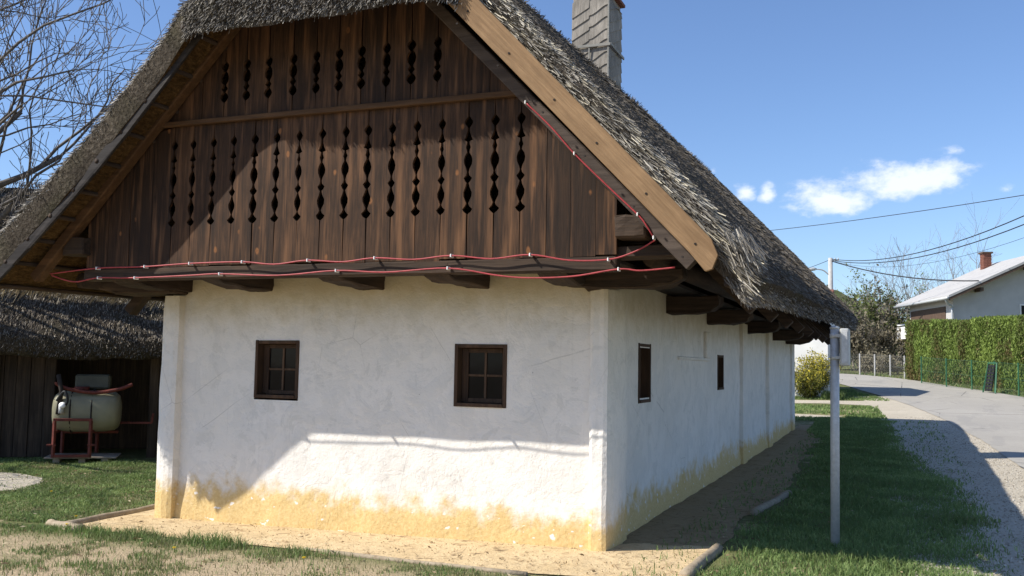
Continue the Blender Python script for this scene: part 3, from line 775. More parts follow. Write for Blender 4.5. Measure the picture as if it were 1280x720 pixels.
# rafters of the gable and rafters further back
def rafter(side, y, w_, h, mat, x0=.25, x1=3.30, dz=0):
    z = lambda d: 3.86-1.03*(d-1.79)+h*.72+dz
    MB().bar((CX+side*x0, y, z(x0)), (CX+side*x1, y, z(x1)), w_, h, (0, 1, 0) if False else (0, 0, 1)).build('rafter', mat, house, bevel=.008, wobble=.003)
rafter(1, -.985, .11, .10, M['barge_old']); rafter(-1, -.985, .11, .10, M['trim'])
for y in (.6, 2.2, 3.8, 5.4, 7.0, 8.6, 10.2, 11.8, 13.4, 15.0, 16.6): rafter(1, y, .12, .12, M['log_x'], 2.2, 3.55)
for y in (.6, 2.2, 3.8): rafter(-1, y, .12, .12, M['log_x'], 2.2, 3.55)
# laths under the thatch of the front overhang
for side in (1, -1):
    for k in range(11):
        d = .9+k*.27
        z = float(zroof(CX+side*d, -.9))-THK-.022
        MB().tube([(CX+side*d, -1.28 if side > 0 else -1.34, z), (CX+side*d, -.2, z+.01), (CX+side*d, 1.6, z+.03)], .024, 6).build('lath', M['plank_side'], house, True)
for k in range(3):
    y = -1.42+k*.26; z = float(4.89+(y-VH)*1.22)-THK-.03
    MB().tube([(CX-1.25, y, z), (CX, y, z-.01), (CX+1.25, y, z)], .026, 6).build('lath', M['log_x'], house, True)
# barge boards: outline in the plane of the gable
M['barge_dark'] = wood('black_plank', (.020, .017, .016), (.055, .047, .042), 'x', False)
BY = -1.40
MB().prism([(-1.06, 4.575), (-.80, 4.585), (1.135, 2.515), (1.18, 2.40), (1.14, 2.300), (1.09, 2.285), (.98, 2.42)], 'y', BY-.015, BY+.018).build('barge_board', M['barge'], house, bevel=.004)

bx = np.linspace(-3.5, -6.0, 14); bz = 6.46-1.03*(CX-bx)-.30*np.sin(np.clip((CX-bx)/3.9, 0, 1)**.85*math.pi)-THK
MB().prism([(a, b+.05) for a, b in zip(bx, bz)]+[(a, b-.12) for a, b in zip(bx[::-1], bz[::-1])], 'y', -1.335, -1.30).build('barge_board', M['barge_dark'], house, bevel=.004, wobble=.004)
for f_ in (.04, .22, .41, .58, .77, .95):
    for o_ in (-.06, .07):
        nx_, nz_ = -.93+2.0*f_+o_*.7, 4.44-2.11*f_+o_*.7
        MB().tube([(nx_, BY-.020, nz_), (nx_, BY-.010, nz_)], .009, 8).build('nail', M['darkin'], house)
# ---------------------------------------------------------------- wooden chimney
CXL, CXR, CY0, CY1 = -2.851, -2.212, 7.60, 8.40
chim = MB().box(CXL, CXR, CY0, CY1, 5.6, 8.09).build('chimney', M['shingle'], house, bevel=.01)
def shingle_face(front):
    a0, a1 = (CXL, CXR) if front else (CY0, CY1)
    cols = ((a0-.012, (a0+a1)/2-.02), ((a0+a1)/2-.018, a1+.012)) if front else ((a0+.0, a1+.012),)
    for ci, (u0, u1) in enumerate(cols):
        z = 5.9
        k = 0
        while z < 7.95:
            hgt = .20+random.uniform(-.02, .03)
            rise = (.17 if front else .34)
            ph = random.uniform(-.02, .02)
            n = 6; lo = []
            for i in range(n+1):
                f = i/n; s_ = rise*f*f*(3-2*f) if front and ci == 1 else rise*f
                lo.append((u0+(u1-u0)*f, z+s_+ph-rise/2))
            hi = [(u, zz+hgt+.06) for u, zz in lo]
            hi = [(u, min(zz, 8.0)) for u, zz in hi]; lo = [(u, min(zz, 7.97)) for u, zz in lo]
            nn = n+1
            if front:
                vs = [(u, CY0-.034, zz) for u, zz in lo]+[(u, CY0-.012, zz) for u, zz in hi]+[(u, CY0-.004, zz) for u, zz in lo]+[(u, CY0-.004, zz) for u, zz in hi]
            else:
                vs = [(CXR+.034, u, zz) for u, zz in lo]+[(CXR+.012, u, zz) for u, zz in hi]+[(CXR+.004, u, zz) for u, zz in lo]+[(CXR+.004, u, zz) for u, zz in hi]
            fs = []
            for i in range(n):
                fs += [(i, i+1, nn+i+1, nn+i), (2*nn+i+1, 2*nn+i, i, i+1), (nn+i, nn+i+1, 3*nn+i+1, 3*nn+i)]
            fs += [(0, nn, 3*nn, 2*nn), (n, 2*nn+n, 3*nn+n, nn+n)]
            MB().add(vs, fs).build('shingle', M['shingle'], chim)
            z += hgt
shingle_face(True); shingle_face(False)
MB().box(CXL-.03, CXR+.06, CY0-.075, CY0-.052, 7.12, 7.165).build('batten', M['batten'], chim)
MB().box(CXR+.052, CXR+.075, CY0-.05, CY1+.02, 7.12, 7.165).build('batten', M['batten'], chim)
MB().box((CXL+CXR)/2-.012, (CXL+CXR)/2+.008, CY0-.066, CY0-.05, 5.9, 7.12).build('batten', M['batten'], chim)
MB().box(CXR+.003, CXR+.03, CY0-.056, CY0-.01, 5.9, 8.0).build('batten', M['batten'], chim)
MB().box(CXL-.03, CXR+.08, CY0-.04, CY1+.05, 8.09, 8.15).build('chimney_cap', M['brick'], chim, bevel=.01)
MB().box(CXL+.08, CXR-.08, CY0+.1, CY1-.1, 8.152, 8.36).build('chimney_pot', M['brick'], chim, bevel=.01)
# ================================================================== red cables clipped under the gable
def smooth_path(pts, n=6):
    P = [Vector(p) for p in pts]; out = []
    for i in range(len(P)-1):
        p0, p1, p2, p3 = P[max(i-1, 0)], P[i], P[i+1], P[min(i+2, len(P)-1)]
        for k in range(n):
            t = k/n
            out.append(.5*((2*p1)+(p2-p0)*t+(2*p0-5*p1+4*p2-p3)*t*t+(3*p1-p0-3*p2+p3)*t**3))
    out.append(P[-1]); return out
CYP = -.955
UPC = [(-5.531, 2.426), (-4.936, 2.471), (-4.345, 2.475), (-3.817, 2.494), (-3.222, 2.496), (-2.874, 2.467), (-2.521, 2.495), (-2.168, 2.473), (-1.843, 2.5), (-1.464, 2.478), (-1.114, 2.503), (-.751, 2.468), (-.409, 2.493), (-.075, 2.44), (.247, 2.439), (.446, 2.49), (.600, 2.57)]
LOC = [(-5.508, 2.41), (-5.212, 2.342), (-4.909, 2.376), (-4.454, 2.369), (-3.811, 2.381), (-3.466, 2.39), (-2.826, 2.365), (-2.222, 2.397), (-1.729, 2.374), (-1.141, 2.397), (-.692, 2.329), (-.412, 2.304), (-.04, 2.311), (.332, 2.361), (.511, 2.346), (.778, 2.365)]
RAF = [(.633, 2.587), (.577, 2.682), (.507, 2.771), (.269, 3.001), (-.009, 3.278), (-.2, 3.498), (-.43, 3.726)]
def cable(name, path, clips, label):
    root = empty(name, (path[0][0], path[0][1], path[0][2]))
    tag(root, label, 'cable', 'red cables on the gable')
    MB().tube(smooth_path(path), .0068, 7).build('cord', M['cable'], root, True)
    for c in clips:
        m = MB(); m.box(c[0]-.006, c[0]+.006, c[1]-.012, c[1]+.05, c[2]-.014, c[2]+.014); m.build('clip', M['clip'], root, bevel=.003)
up_path = [(x, CYP, z) for x, z in UPC]+[(.628, -1.02, 2.585)]+[(x, -1.06, z) for x, z in RAF[1:]]
cable('red_cable', up_path, [up_path[i] for i in (1, 2, 3, 4, 6, 8, 10, 12, 14)]+[(x, -1.06, z) for x, z in (RAF[0], RAF[2], RAF[4], RAF[6])],
      'upper red cable along the foot of the gable boards, climbing the right rafter')
lo_path = [(x, CYP-.004, z) for x, z in LOC]
cable('red_cable', lo_path, [lo_path[i] for i in (2, 3, 5, 7, 9, 13)], 'lower red cable sagging below the gable boards along the log ends')

# ================================================================== edging timbers round the clay apron
t = NT('pale_timber'); n_ = t.noise(2, 5, .6, t.coord((6, 6, 6)))
M['edging'] = t.out(t.mix(t.map(n_, .3, .7), (.25, .195, .13), (.38, .31, .22)), .9, n_, .6, .02)
def edging(p, q, r, label):
    a, b = Vector((p[0], p[1], gh(*p)+r*.3)), Vector((q[0], q[1], gh(*q)+r*.3))
    pts = [a.lerp(b, k/6)+Vector((random.uniform(-1, 1)*.008, random.uniform(-1, 1)*.008, random.uniform(-1, 1)*.004)) for k in range(7)]
    o = MB().tube(pts, [r*random.uniform(.9, 1.08) for _ in pts], 9).build('edging_log', M['edging'], None, True)
    tag(o, label, 'log', 'edging logs round the clay apron')
edging((-5.30, -.84), (-5.37, .72), .045, 'slim edging log between the lawn and the clay at the left corner')
edging((-5.52, -.80), (-4.98, -.93), .050, 'short edging log at the outer left corner of the clay apron')
edging((-2.45, -.965), (-.30, -1.20), .022, 'long half-buried edging log in front of the sunlit wall')
edging((.86, .52), (.83, -.75), .052, 'pale edging log in the foreground right of the corner pier')
edging((.86, 2.75), (1.05, 4.75), .048, 'edging log lying in the shaded grass beside the side wall')

# ================================================================== steel post with box
post = empty('steel_post', (1.812, 1.156, 0)); tag(post, 'galvanised steel post with a small cabinet on top, standing in the shaded grass', 'post')
px_, py_ = 1.812, 1.156
MB().tube([(px_, py_, -.1), (px_+.006, py_, 1.0), (px_+.012, py_, 1.985)], .040, 16).build('pole', M['galv'], post, True)
MB().tube([(px_+.012, py_, 1.985), (px_+.012, py_, 2.0), (px_+.012, py_, 2.012)], [.044, .044, .02], 16).build('cap', M['galv_light'], post, True)
cab = MB().box(px_+.060, px_+.142, py_-.13, py_+.13, 1.645, 1.985).build('cabinet', M['galv_light'], post, bevel=.018, seg=3)
MB().box(px_+.075, px_+.128, py_-.137, py_-.131, 1.67, 1.96).build('side_panel', M['galv'], cab, bevel=.002)
for z in (1.72, 1.92):
    MB().box(px_+.02, px_+.062, py_-.05, py_+.05, z-.014, z+.014).build('bracket', M['galv'], post)
    MB().tube([(px_+.012, py_, z-.02), (px_+.012, py_, z+.02)], .046, 14).build('clamp', M['galv'], post, True)

# ================================================================== thatched shed on the left
A_ = math.radians(37); SO = Vector((-10.45, 4.75, -.11)); ex = Vector((math.cos(A_), math.sin(A_), 0)); ey = Vector((-math.sin(A_), math.cos(A_), 0))
def SP(u, v, z): return SO+ex*u+ey*v+Vector((0, 0, z))
shed = empty('thatched_shed', tuple(SO)); tag(shed, 'low dark timber shed with grey thatched roof behind the left corner', 'shed')
M['shed_wood'] = wood('shed_wood', (.032, .023, .017), (.11, .078, .054), 'z', False)
U0, U1, SD = -5.0, 5.5, 4.2
def sbox(u0, u1, v0, v1, z0, z1, name, mat, parent, bev=.006):
    m = MB(); c = [SP(u, v, z) for z in (z0, z1) for u, v in ((u0, v0), (u1, v0), (u1, v1), (u0, v1))]
    m.add(c, [(0,3,2,1),(4,5,6,7),(0,1,5,4),(1,2,6,5),(2,3,7,6),(3,0,4,7)]); return m.build(name, mat, parent, bevel=bev)
u = U0
while u < -.75:
    wd = random.uniform(.17, .24); u2 = min(u+wd, -.75)
    v = random.uniform(-.008, .008)
    if not (-2.62 < (u+u2)/2 < -1.62): sbox(u+.004, u2-.004, v, v+.03, .02, 1.78, 'plank', M['shed_wood'], shed, .003)
    u = u2
door = sbox(-2.60, -1.64, -.03, .012, .06, 1.62, 'door', M['shed_wood'], shed)
for z in (.35, 1.3): sbox(-2.56, -1.68, -.06, -.032, z, z+.11, 'door_batten', M['log_x'], door)
sbox(-1.78, -1.72, -.085, -.062, .85, .97, 'handle', M['darkin'], door)
for uu in (-2.68, -1.56, -.70, .95, 3.3, 5.3): sbox(uu-.075, uu+.075, -.07, .08, -.05, 1.80, 'post', M['shed_wood'], shed, .012)
sbox(U0, U1, -.10, .10, 1.805, 1.97, 'top_beam', M['log_x'], shed, .012)
sbox(U0, U1, SD-.05, SD, 0, 1.9, 'rear_wall', M['shed_wood'], shed)
sbox(U0-.04, U0, 0, SD, 0, 1.9, 'end_wall', M['shed_wood'], shed); sbox(U1, U1+.04, 0, SD, 0, 1.9, 'end_wall', M['shed_wood'], shed)
sbox(-.75, -.71, .1, 1.7, 0, 1.9, 'partition', M['shed_wood'], shed)
sbox(-.75, U1, 1.7, 1.74, 0, 1.9, 'partition', M['shed_wood'], shed)
M['straw_shed'] = mat_straw('straw_brown', [(0, (.05, .04, .03)), (.4, (.17, .14, .105)), (.8, (.33, .285, .22)), (1, (.55, .48, .37))])
sbox(U0, -.78, .55, .59, 0, 1.9, 'partition', M['darkin'], shed)  # added dark backing that stops light showing through the plank gaps
def shed_roof():
    nu_, nv_ = 70, 26
    U, V = np.meshgrid(np.linspace(U0-.5, U1+.5, nu_), np.linspace(-.75, SD+.75, nv_), indexing='ij')
    half = SD/2
    Z = 5.03-1.06*np.abs(V-half)-.05*np.exp(-np.abs(V-half)/.2)+(vnoise(U, V, 1.2, 51)-.5)*.16+(vnoise(U, V, 6, 52)-.5)*.07
    P = np.array(SO)[None, None]+U[..., None]*np.array(ex)+V[..., None]*np.array(ey)+Z[..., None]*np.array([0, 0, 1.])
    Q = P-np.array([0, 0, .34]); n = nu_*nv_
    idx = np.arange(n).reshape(nu_, nv_); q = np.stack([idx[:-1, :-1], idx[1:, :-1], idx[1:, 1:], idx[:-1, 1:]], -1).reshape(-1, 4)
    rim = np.concatenate([idx[:, 0], idx[-1, 1:], idx[-2::-1, -1], idx[0, -2:0:-1]]); rn = np.roll(rim, -1)
    o = np_mesh('roof', np.concatenate([P.reshape(-1, 3), Q.reshape(-1, 3)]), np.concatenate([q, q[:, ::-1]+n, np.stack([rim, rim+n, rn+n, rn], -1)]), M['thatch'], shed, quads=True, smooth=True)
    k = 70000; uu = rng.uniform(-4.5, 5.5, k); vv = -.78+rng.uniform(0, 1, k)*(half+.78)
    lip = rng.uniform(0, 1, k) < .2; vv = np.where(lip, -.75+rng.uniform(0, .06, k), vv)
    zz = 5.03-1.06*np.abs(vv-half)+(vnoise(uu, vv, 1.2, 51)-.5)*.16+(vnoise(uu, vv, 6, 52)-.5)*.07-lip*rng.uniform(0, .3, k)
    B = np.array(SO)+uu[:, None]*np.array(ex)+vv[:, None]*np.array(ey)+zz[:, None]*np.array([0, 0, 1.])
    dn = (-np.array(ey)-np.array([0, 0, 1.06]))/1.457; nn = (-np.array(ey)*1.06+np.array([0, 0, 1.]))/1.457
    strands(B-dn*.06, dn+rng.normal(0, .2, (k, 3)), np.tile(nn, (k, 1)), rng.uniform(.05, .14, k), rng.uniform(.007, .014, k), np.clip(rng.beta(1.2, 1.8, k), 0, 1), np.abs(rng.normal(.06, .12, k)), 'straw', M['straw_shed'], o)
shed_roof()

# ---------------------------------------------------------------- orchard sprayer on a pallet in front of it
M['tank'] = plain('yellowed_plastic', (.235, .22, .145), .45, .12, 4)
M['dimtank'] = plain('dimmed_plastic', (.085, .085, .062), .6, .2, 5)  # pale plastic, its colour dimmed to stand in for the deep shade
M['redsteel'] = plain('red_painted_steel', (.13, .032, .022), .65, .35, 14)
M['rubber'] = plain('black_hose', (.02, .02, .02), .5)
M['pallet'] = wood('pallet_wood', (.28, .23, .18), (.42, .36, .29), 'x', False)
SB = Vector((-10.08, 4.22, -.105))
def QP(u, v, z): return SB+ex*u+ey*v+Vector((0, 0, z))
def qbox(u0, u1, v0, v1, z0, z1, name, mat, parent, bev=.004):
    m = MB(); c = [QP(u, v, z) for z in (z0, z1) for u, v in ((u0, v0), (u1, v0), (u1, v1), (u0, v1))]
    m.add(c, [(0,3,2,1),(4,5,6,7),(0,1,5,4),(1,2,6,5),(2,3,7,6),(3,0,4,7)]); return m.build(name, mat, parent, bevel=bev)
pal = empty('pallet', tuple(SB)); tag(pal, 'low wooden pallet under the sprayer before the shed', 'pallet')
for k in range(5): qbox(-.56, .52, -.36+k*.15, -.36+k*.15+.125, .075, .10, 'board', M['pallet'], pal)
for uu in (-.38, 0, .34): qbox(uu-.05, uu+.05, -.34, .34, 0, .073, 'bearer', M['pallet'], pal)
spr = empty('sprayer', tuple(QP(0, 0, .1))); tag(spr, 'farm sprayer with pale yellow plastic tank on a red steel frame', 'sprayer')
def tank():
    m = MB(); n, k = 20, 14; vs = []
    prof = [(-.52, .02), (-.515, .17), (-.49, .26), (-.43, .315), (-.28, .335), (-.02, .34), (.02, .34), (.28, .335), (.43, .315), (.49, .26), (.515, .17), (.52, .02)]
    for u_, r in prof:
        for j in range(n):
            a = 2*math.pi*j/n; cx, cz = math.cos(a), math.sin(a)
            e = .8; sx = abs(cx)**e*(1 if cx >= 0 else -1); sz = abs(cz)**e*(1 if cz >= 0 else -1)
            vs.append(QP(u_, r*sx*.95, .82+r*sz))
    fs = [(i*n+j, i*n+(j+1) % n, (i+1)*n+(j+1) % n, (i+1)*n+j) for i in range(len(prof)-1) for j in range(n)]+[tuple(range(n)), tuple((len(prof)-1)*n+j for j in range(n))]
    return m.add(vs, fs).build('tank', M['tank'], spr, True)
tk = tank()
MB().tube([QP(-.1, 0, 1.15), QP(-.1, 0, 1.22)], .12, 16).build('lid', M['redsteel'], tk, True)
for uu in (-.22, .1):
    ring = [QP(uu, .345*.95*math.cos(a), .82+.352*math.sin(a)) for a in np.linspace(0, 2*math.pi, 25)]
    MB().tube(ring, .012, 5, False).build('strap', M['darkin'], spr)
def rb(p, q, w_=.045, name='frame_bar'): MB().bar(QP(*p), QP(*q), w_, w_).build(name, M['redsteel'], spr, bevel=.004)
rb((-.42, -.42, .10), (-.42, -.42, .68)); rb((.12, -.42, .10), (.12, -.42, .68)); rb((-.44, -.42, .70), (.14, -.42, .70)); rb((-.44, -.42, .125), (.14, -.42, .125))
rb((-.42, -.40, .50), (-.42, .40, .50)); rb((.12, -.40, .50), (.12, .40, .50)); rb((-.42, .40, .10), (-.42, .40, .68)); rb((.12, .40, .10), (.12, .40, .68)); rb((-.42, .4, .45), (.45, .4, .45))
rb((-.52, -.43, .30), (-.38, -.43, .30), .03, 'hitch_pin'); rb((.08, -.43, .30), (.2, -.43, .30), .03, 'hitch_pin')
rb((.12, .2, .62), (1.0, .1, .62), .035, 'boom'); rb((1.0, .1, .62), (1.02, .1, .78), .035, 'boom')
MB().tube(smooth_path([QP(-.45, -.25, 1.30), QP(-.42, -.25, 1.25), QP(-.2, -.25, 1.17), QP(.15, -.25, 1.13), QP(.5, -.22, 1.19), QP(.7, -.2, 1.27)]), .03, 8).build('folded_boom', M['redsteel'], spr, True)
MB().tube([QP(-.40, -.3, .78), QP(-.36, -.3, 1.15), QP(-.42, -.3, 1.42)], .035, 8).build('mast', M['darkin'], spr, True)
qbox(-.22, .32, .05, .33, 1.18, 1.42, 'rinse_tank', M['dimtank'], spr, .03)
MB().tube(smooth_path([QP(-.38, -.37, .85), QP(-.25, -.42, .98), QP(-.3, -.4, 1.15), QP(-.42, -.32, 1.0)]), .022, 7).build('hose', M['rubber'], spr, True)
MB().tube([QP(-.32, -.40, .92), QP(-.32, -.43, .94)], .05, 12).build('gauge', M['clip'], spr, True)
MB().tube([QP(-.34, -.38, .80), QP(-.34, -.38, .94)], .04, 10).build('valve', M['galv'], spr, True)

# ================================================================== bare trees
M['bark'] = plain('grey_bark', (.12, .108, .097), .9, .3, 12, 0, .5)
M['bark_far'] = plain('far_bark', (.22, .195, .175), .9, .3, 4)
def branches(rngl, base, direc, length, rad, depth, out, gravity=.0, spread=.6, wig=.18, nseg=5, kids=(3, 5), shrink=.62, up=.12):
    p = np.array(base, float); d = np.array(direc, float); d /= np.linalg.norm(d)
    pts = [p.copy()]; rads = [rad]
    for i in range(nseg):
        d = d+rngl.normal(0, wig, 3)+np.array([0, 0, up]); d /= np.linalg.norm(d)
        p = p+d*length/nseg; pts.append(p.copy()); rads.append(rad*(1-.62*(i+1)/nseg))
    out.append((pts, rads, depth))
    if depth == 0: return
    k = rngl.integers(kids[0], kids[1]+1)
    for j in range(k):
        t = rngl.uniform(.25, 1.0) if j else 1.0
        i = min(int(t*nseg), nseg-1); q = pts[i]+(pts[i+1]-pts[i])*(t*nseg-i if t < 1 else 1)
        dd = pts[i+1]-pts[i]; dd = dd/np.linalg.norm(dd)
        a = np.cross(dd, rngl.normal(0, 1, 3)); a /= np.linalg.norm(a)
        nd = dd+a*rngl.uniform(.5, 1.2)*spread*1.6
        branches(rngl, q, nd, length*shrink*rngl.uniform(.7, 1.25), max(rads[i]*rngl.uniform(.45, .65), .003), depth-1, out, gravity, spread, wig, max(3, nseg-1), kids, shrink, up)
def tubes_np(out, minr=.004):
    V, F = [], []; b = 0
    for pts, rads, depth in out:
        n = 7 if rads[0] > .05 else (4 if rads[0] > .015 else 3)
        pts = np.array(pts); k = len(pts); a = None
        for i in range(k):
            d = pts[min(i+1, k-1)]-pts[max(i-1, 0)]; d = d/(np.linalg.norm(d)+1e-9)
            if a is None:
                a = np.cross(d, [.3, .5, .81]); 
            a = a-d*(a@d); a = a/(np.linalg.norm(a)+1e-9); c = np.cross(d, a)
            for j in range(n):
                t_ = 2*math.pi*j/n; V.append(pts[i]+(a*math.cos(t_)+c*math.sin(t_))*max(rads[i], minr))
        for i in range(k-1):
            for j in range(n):
                q0, q1, q2, q3 = b+i*n+j, b+i*n+(j+1) % n, b+(i+1)*n+(j+1) % n, b+(i+1)*n+j
                F.append((q0, q1, q2)); F.append((q0, q2, q3))
        b += k*n
    return np.array(V), np.array(F, np.int32)
def bare_tree(name, label, base, hgt, rad, limbs, seed, depth=4, minr=.005, mat='bark', group=None, **kw):
    rl = np.random.default_rng(seed); root = empty(name, tuple(base)); tag(root, label, 'tree', group)
    base = np.array(base, float)
    tr = [base-np.array([0, 0, .2])]; d = np.array([rl.normal(0, .05), rl.normal(0, .05), 1.0])
    for i in range(5): tr.append(tr[-1]+d*hgt/5+rl.normal(0, .03, 3)*hgt/3)
    MB().tube([tuple(p) for p in tr], [rad*(1.25-.5*i/5) for i in range(6)], 10).build('trunk', M[mat], root, True)
    out = []
    for (t, dr, ln, rr) in limbs:
        i = min(int(t*5), 4); q = tr[i]+(tr[i+1]-tr[i])*(t*5-i)
        branches(rl, q, dr, ln, rr, depth, out, **kw)
    V, F = tubes_np(out, minr)
    np_mesh('crown', V, F, M[mat], root, smooth=True)
    return root
T0 = np.array([-14.0, 2.6, gh(-14.0, 2.6)])
bare_tree('bare_tree', 'bare leafless tree whose grey branches reach over the shed at left', T0, 3.0, .24,
          [(.72, (1.0, .30, .28), 4.2, .10), (.85, (.85, .25, .62), 4.6, .105), (.95, (.65, .15, 1.0), 4.8, .11), (1.0, (.1, .2, 1.2), 4.6, .12),
           (.9, (-.7, .3, .8), 4.0, .10), (.8, (-.4, -.8, .6), 3.8, .09), (.97, (.5, .7, .8), 4.4, .10), (.88, (.6, -.5, .75), 4.0, .09), (.8, (1.0, .5, .45), 4.6, .10), (.92, (.9, .0, .8), 4.6, .10), (.6, (.9, .45, .12), 4.0, .08)], 5, 4, .0062,
          spread=.50, wig=.17, nseg=7, kids=(3, 5), shrink=.56, up=.07)
def leaf_cloud(name, pts, size, tone, mat, parent, aspect=.5, dirs=None, flat=.0):
    n = len(pts); d = rng.normal(0, 1, (n, 3)) if dirs is None else dirs
    d = d/np.linalg.norm(d, axis=1)[:, None]; s = np.cross(d, rng.normal(0, 1, (n, 3))); s /= np.linalg.norm(s, axis=1)[:, None]
    L = np.asarray(size)[:, None]; v = np.empty((n, 4, 3), np.float32)
    v[:, 0] = pts-d*L/2; v[:, 1] = pts+s*L*aspect/2; v[:, 2] = pts+d*L/2; v[:, 3] = pts-s*L*aspect/2
    return tag(np_mesh(name, v, np.arange(n*4, dtype=np.int32).reshape(n, 4), mat, parent, {'tone': np.repeat(tone, 4)}, quads=True), kind='stuff')
# ================================================================== grass
def grass(name, x, y, hgt, wid, tone, mat, label, lean=.45, parent=None, zoff=0.0):
    n = len(x); z = H(x, y)+zoff
    a = rng.uniform(0, 2*math.pi, n); side = np.stack([np.cos(a), np.sin(a), np.zeros(n)], -1)
    ln = rng.normal(0, lean, (n, 2)); tip = np.stack([ln[:, 0], ln[:, 1], np.ones(n)], -1); tip /= np.linalg.norm(tip, axis=1)[:, None]
    b = np.stack([x, y, z-.004], -1); h_ = hgt[:, None]; w_ = wid[:, None]
    mid = b+np.stack([ln[:, 0]*.3, ln[:, 1]*.3, np.ones(n)], -1)*h_*.55
    v = np.empty((n, 5, 3), np.float32)
    v[:, 0] = b-side*w_/2; v[:, 1] = b+side*w_/2; v[:, 2] = mid+side*w_*.4; v[:, 3] = mid-side*w_*.4; v[:, 4] = b+tip*h_
    i0 = np.arange(n, dtype=np.int32)[:, None]*5
    f = np.concatenate([i0+np.array([[0, 1, 2]]), i0+np.array([[0, 2, 3]]), i0+np.array([[3, 2, 4]])], 0)
    o = np_mesh(name, v, f, mat, parent, {'tone': np.repeat(tone, 5)})
    return tag(o, label, 'grass', kind='stuff')
def inside(x, y, poly):
    r = np.zeros(len(x), bool); n = len(poly)
    for i in range(n):
        (x0, y0), (x1, y1) = poly[i], poly[(i+1) % n]
        c = ((y0 > y) != (y1 > y)) & (x < (x1-x0)*(y-y0)/(y1-y0+1e-12)+x0); r ^= c
    return r
def scatter(n, x0, x1, y0, y1): return rng.uniform(x0, x1, n), rng.uniform(y0, y1, n)
# left lawn
x, y = scatter(170000, -13, -4.9, -1.6, 4.6)
stony = inside(x, y, [(-13, 1.9), (-9.6, 2.5), (-8.9, 2.3), (-8.3, 1.6), (-8.1, 1.1), (-8.4, .7), (-9.4, .35), (-13, .2)])
apron = (x > -5.38) & (y > -.86)
bald = vnoise(x, y, 1.1, 61)
dryz = np.clip((-.9-y)/.35, 0, 1)*.35+np.clip((bald-.58)*3, 0, .5)
keep = ~apron & (rng.uniform(0, 1, len(x)) > dryz) & ~(stony & (rng.uniform(0, 1, len(x)) > .06)) & (x < -5.0+0*y) & ~((y < -.75) & (vnoise(x, y, 2.2, 66) > .52))
x, y = x[keep], y[keep]
hn = vnoise(x, y, 1.7, 62)
grass('lawn_grass', x, y, (.02+.075*hn**2)*rng.uniform(.5, 1.5, len(x)), rng.uniform(.006, .012, len(x)), np.clip(.05+.95*vnoise(x, y, 2.5, 63)+rng.normal(0, .2, len(x)), 0, 1), M['grass'], 'short green lawn left of the house', .75)
# dry patchy turf in front of the apron
x, y = scatter(100000, -6.2, .8, -3.4, -.92)
fr = np.interp(x, [-5.3, -3.4, -1.6, -.4, .84], [-.88, -.96, -1.06, -1.19, -1.0])
pn = vnoise(x, y, 1.6, 71)
tuft = np.exp(-((y-fr+.10)/.14)**2)*np.clip(1.35-np.abs(x+3.7)/1.5, 0, 1)*np.clip(vnoise(x, y, 2.6, 77)*2.2-.35, .15, 1)
keep = (y < fr-.03) & (rng.uniform(0, 1, len(x)) < np.clip((pn-.46)*3.4+(vnoise(x, y, 6, 79)-.5)*1.5, .05, .95)+tuft)
keep &= ~((x > -1.4) & (y > fr-.12) & (pn < .6))
x, y, tuft = x[keep], y[keep], tuft[keep]
grass('turf_grass', x, y, (.02+.045*vnoise(x, y, 2.3, 73)+tuft*.085)*rng.uniform(.6, 1.4, len(x)), rng.uniform(.004, .008, len(x)), np.clip(.15+.7*vnoise(x, y, 3, 72)+tuft*.3+rng.normal(0, .18, len(x)), 0, 1), M['drygrass'], 'patchy dry turf in front of the clay apron')
# right-hand verge in the shade of the house
x = rng.uniform(.3, 3.4, 170000); y = -2.2+23.5*rng.uniform(0, 1, len(x))**1.7
le = np.interp(y, [-2, -.7, .5, 2.8, 4.7, 9, 14, 21], [.9, .90, .92, .93, 1.05, .92, .75, -.5])+(vnoise(y, y*0, 1.6, 83)-.5)*.5
re = np.interp(y, [-2, 1, 3.5, 7.6, 13.6, 20], [2.95, 2.85, 2.85, 2.8, 2.6, 2.35])+(vnoise(y, y*0+4, 1.2, 84)-.5)*.55+np.clip((14-y)/6, 0, 1)*.34+np.clip((9-y)/9, 0, 1)*.15
k1 = np.clip((x-le)/.3, .0, 1)*np.clip((re-x)/.5, 0, 1)+.035*(x > re-.2)+.05*((x < le) & (x > .35))
keep = rng.uniform(0, 1, len(x)) < k1*np.where(vnoise(x, y, 1.2, 85) > .72, .4, 1)
x, y = x[keep], y[keep]; sc_ = 1+np.clip(y, 0, 30)/9
grass('verge_grass', x, y, (.03+.075*vnoise(x, y, 1.9, 81)**1.3)*rng.uniform(.6, 1.4, len(x)), rng.uniform(.006, .011, len(x))*sc_, np.clip(.3+.6*vnoise(x, y, 2.2, 82)+rng.normal(0, .15, len(x)), 0, 1), M['grass'], 'rough green verge between the house and the gravel', .6)
# grass beyond the house
x = rng.uniform(-4, 2.4, 45000); y = rng.uniform(20.4, 36, 45000)
keep = ~((y > 26.6) & (y < 29.4)) & ~((x < 1) & (y > 21.5) & (y < 22.9)) & (x < np.interp(y, [20, 26, 30, 32, 36], [2.3, 1.8, 2.2, 1.5, .6])) & (rng.uniform(0, 1, len(x)) < np.where(vnoise(x, y, .8, 93) > .58, .35, 1))
x, y = x[keep], y[keep]
grass('far_grass', x, y, rng.uniform(.04, .10, len(x)), rng.uniform(.02, .035, len(x)), np.clip(.35+.6*vnoise(x, y, 1.2, 92)+rng.normal(0, .12, len(x)), 0, 1), M['grass'], 'sunny strip of grass beyond the far end of the house')
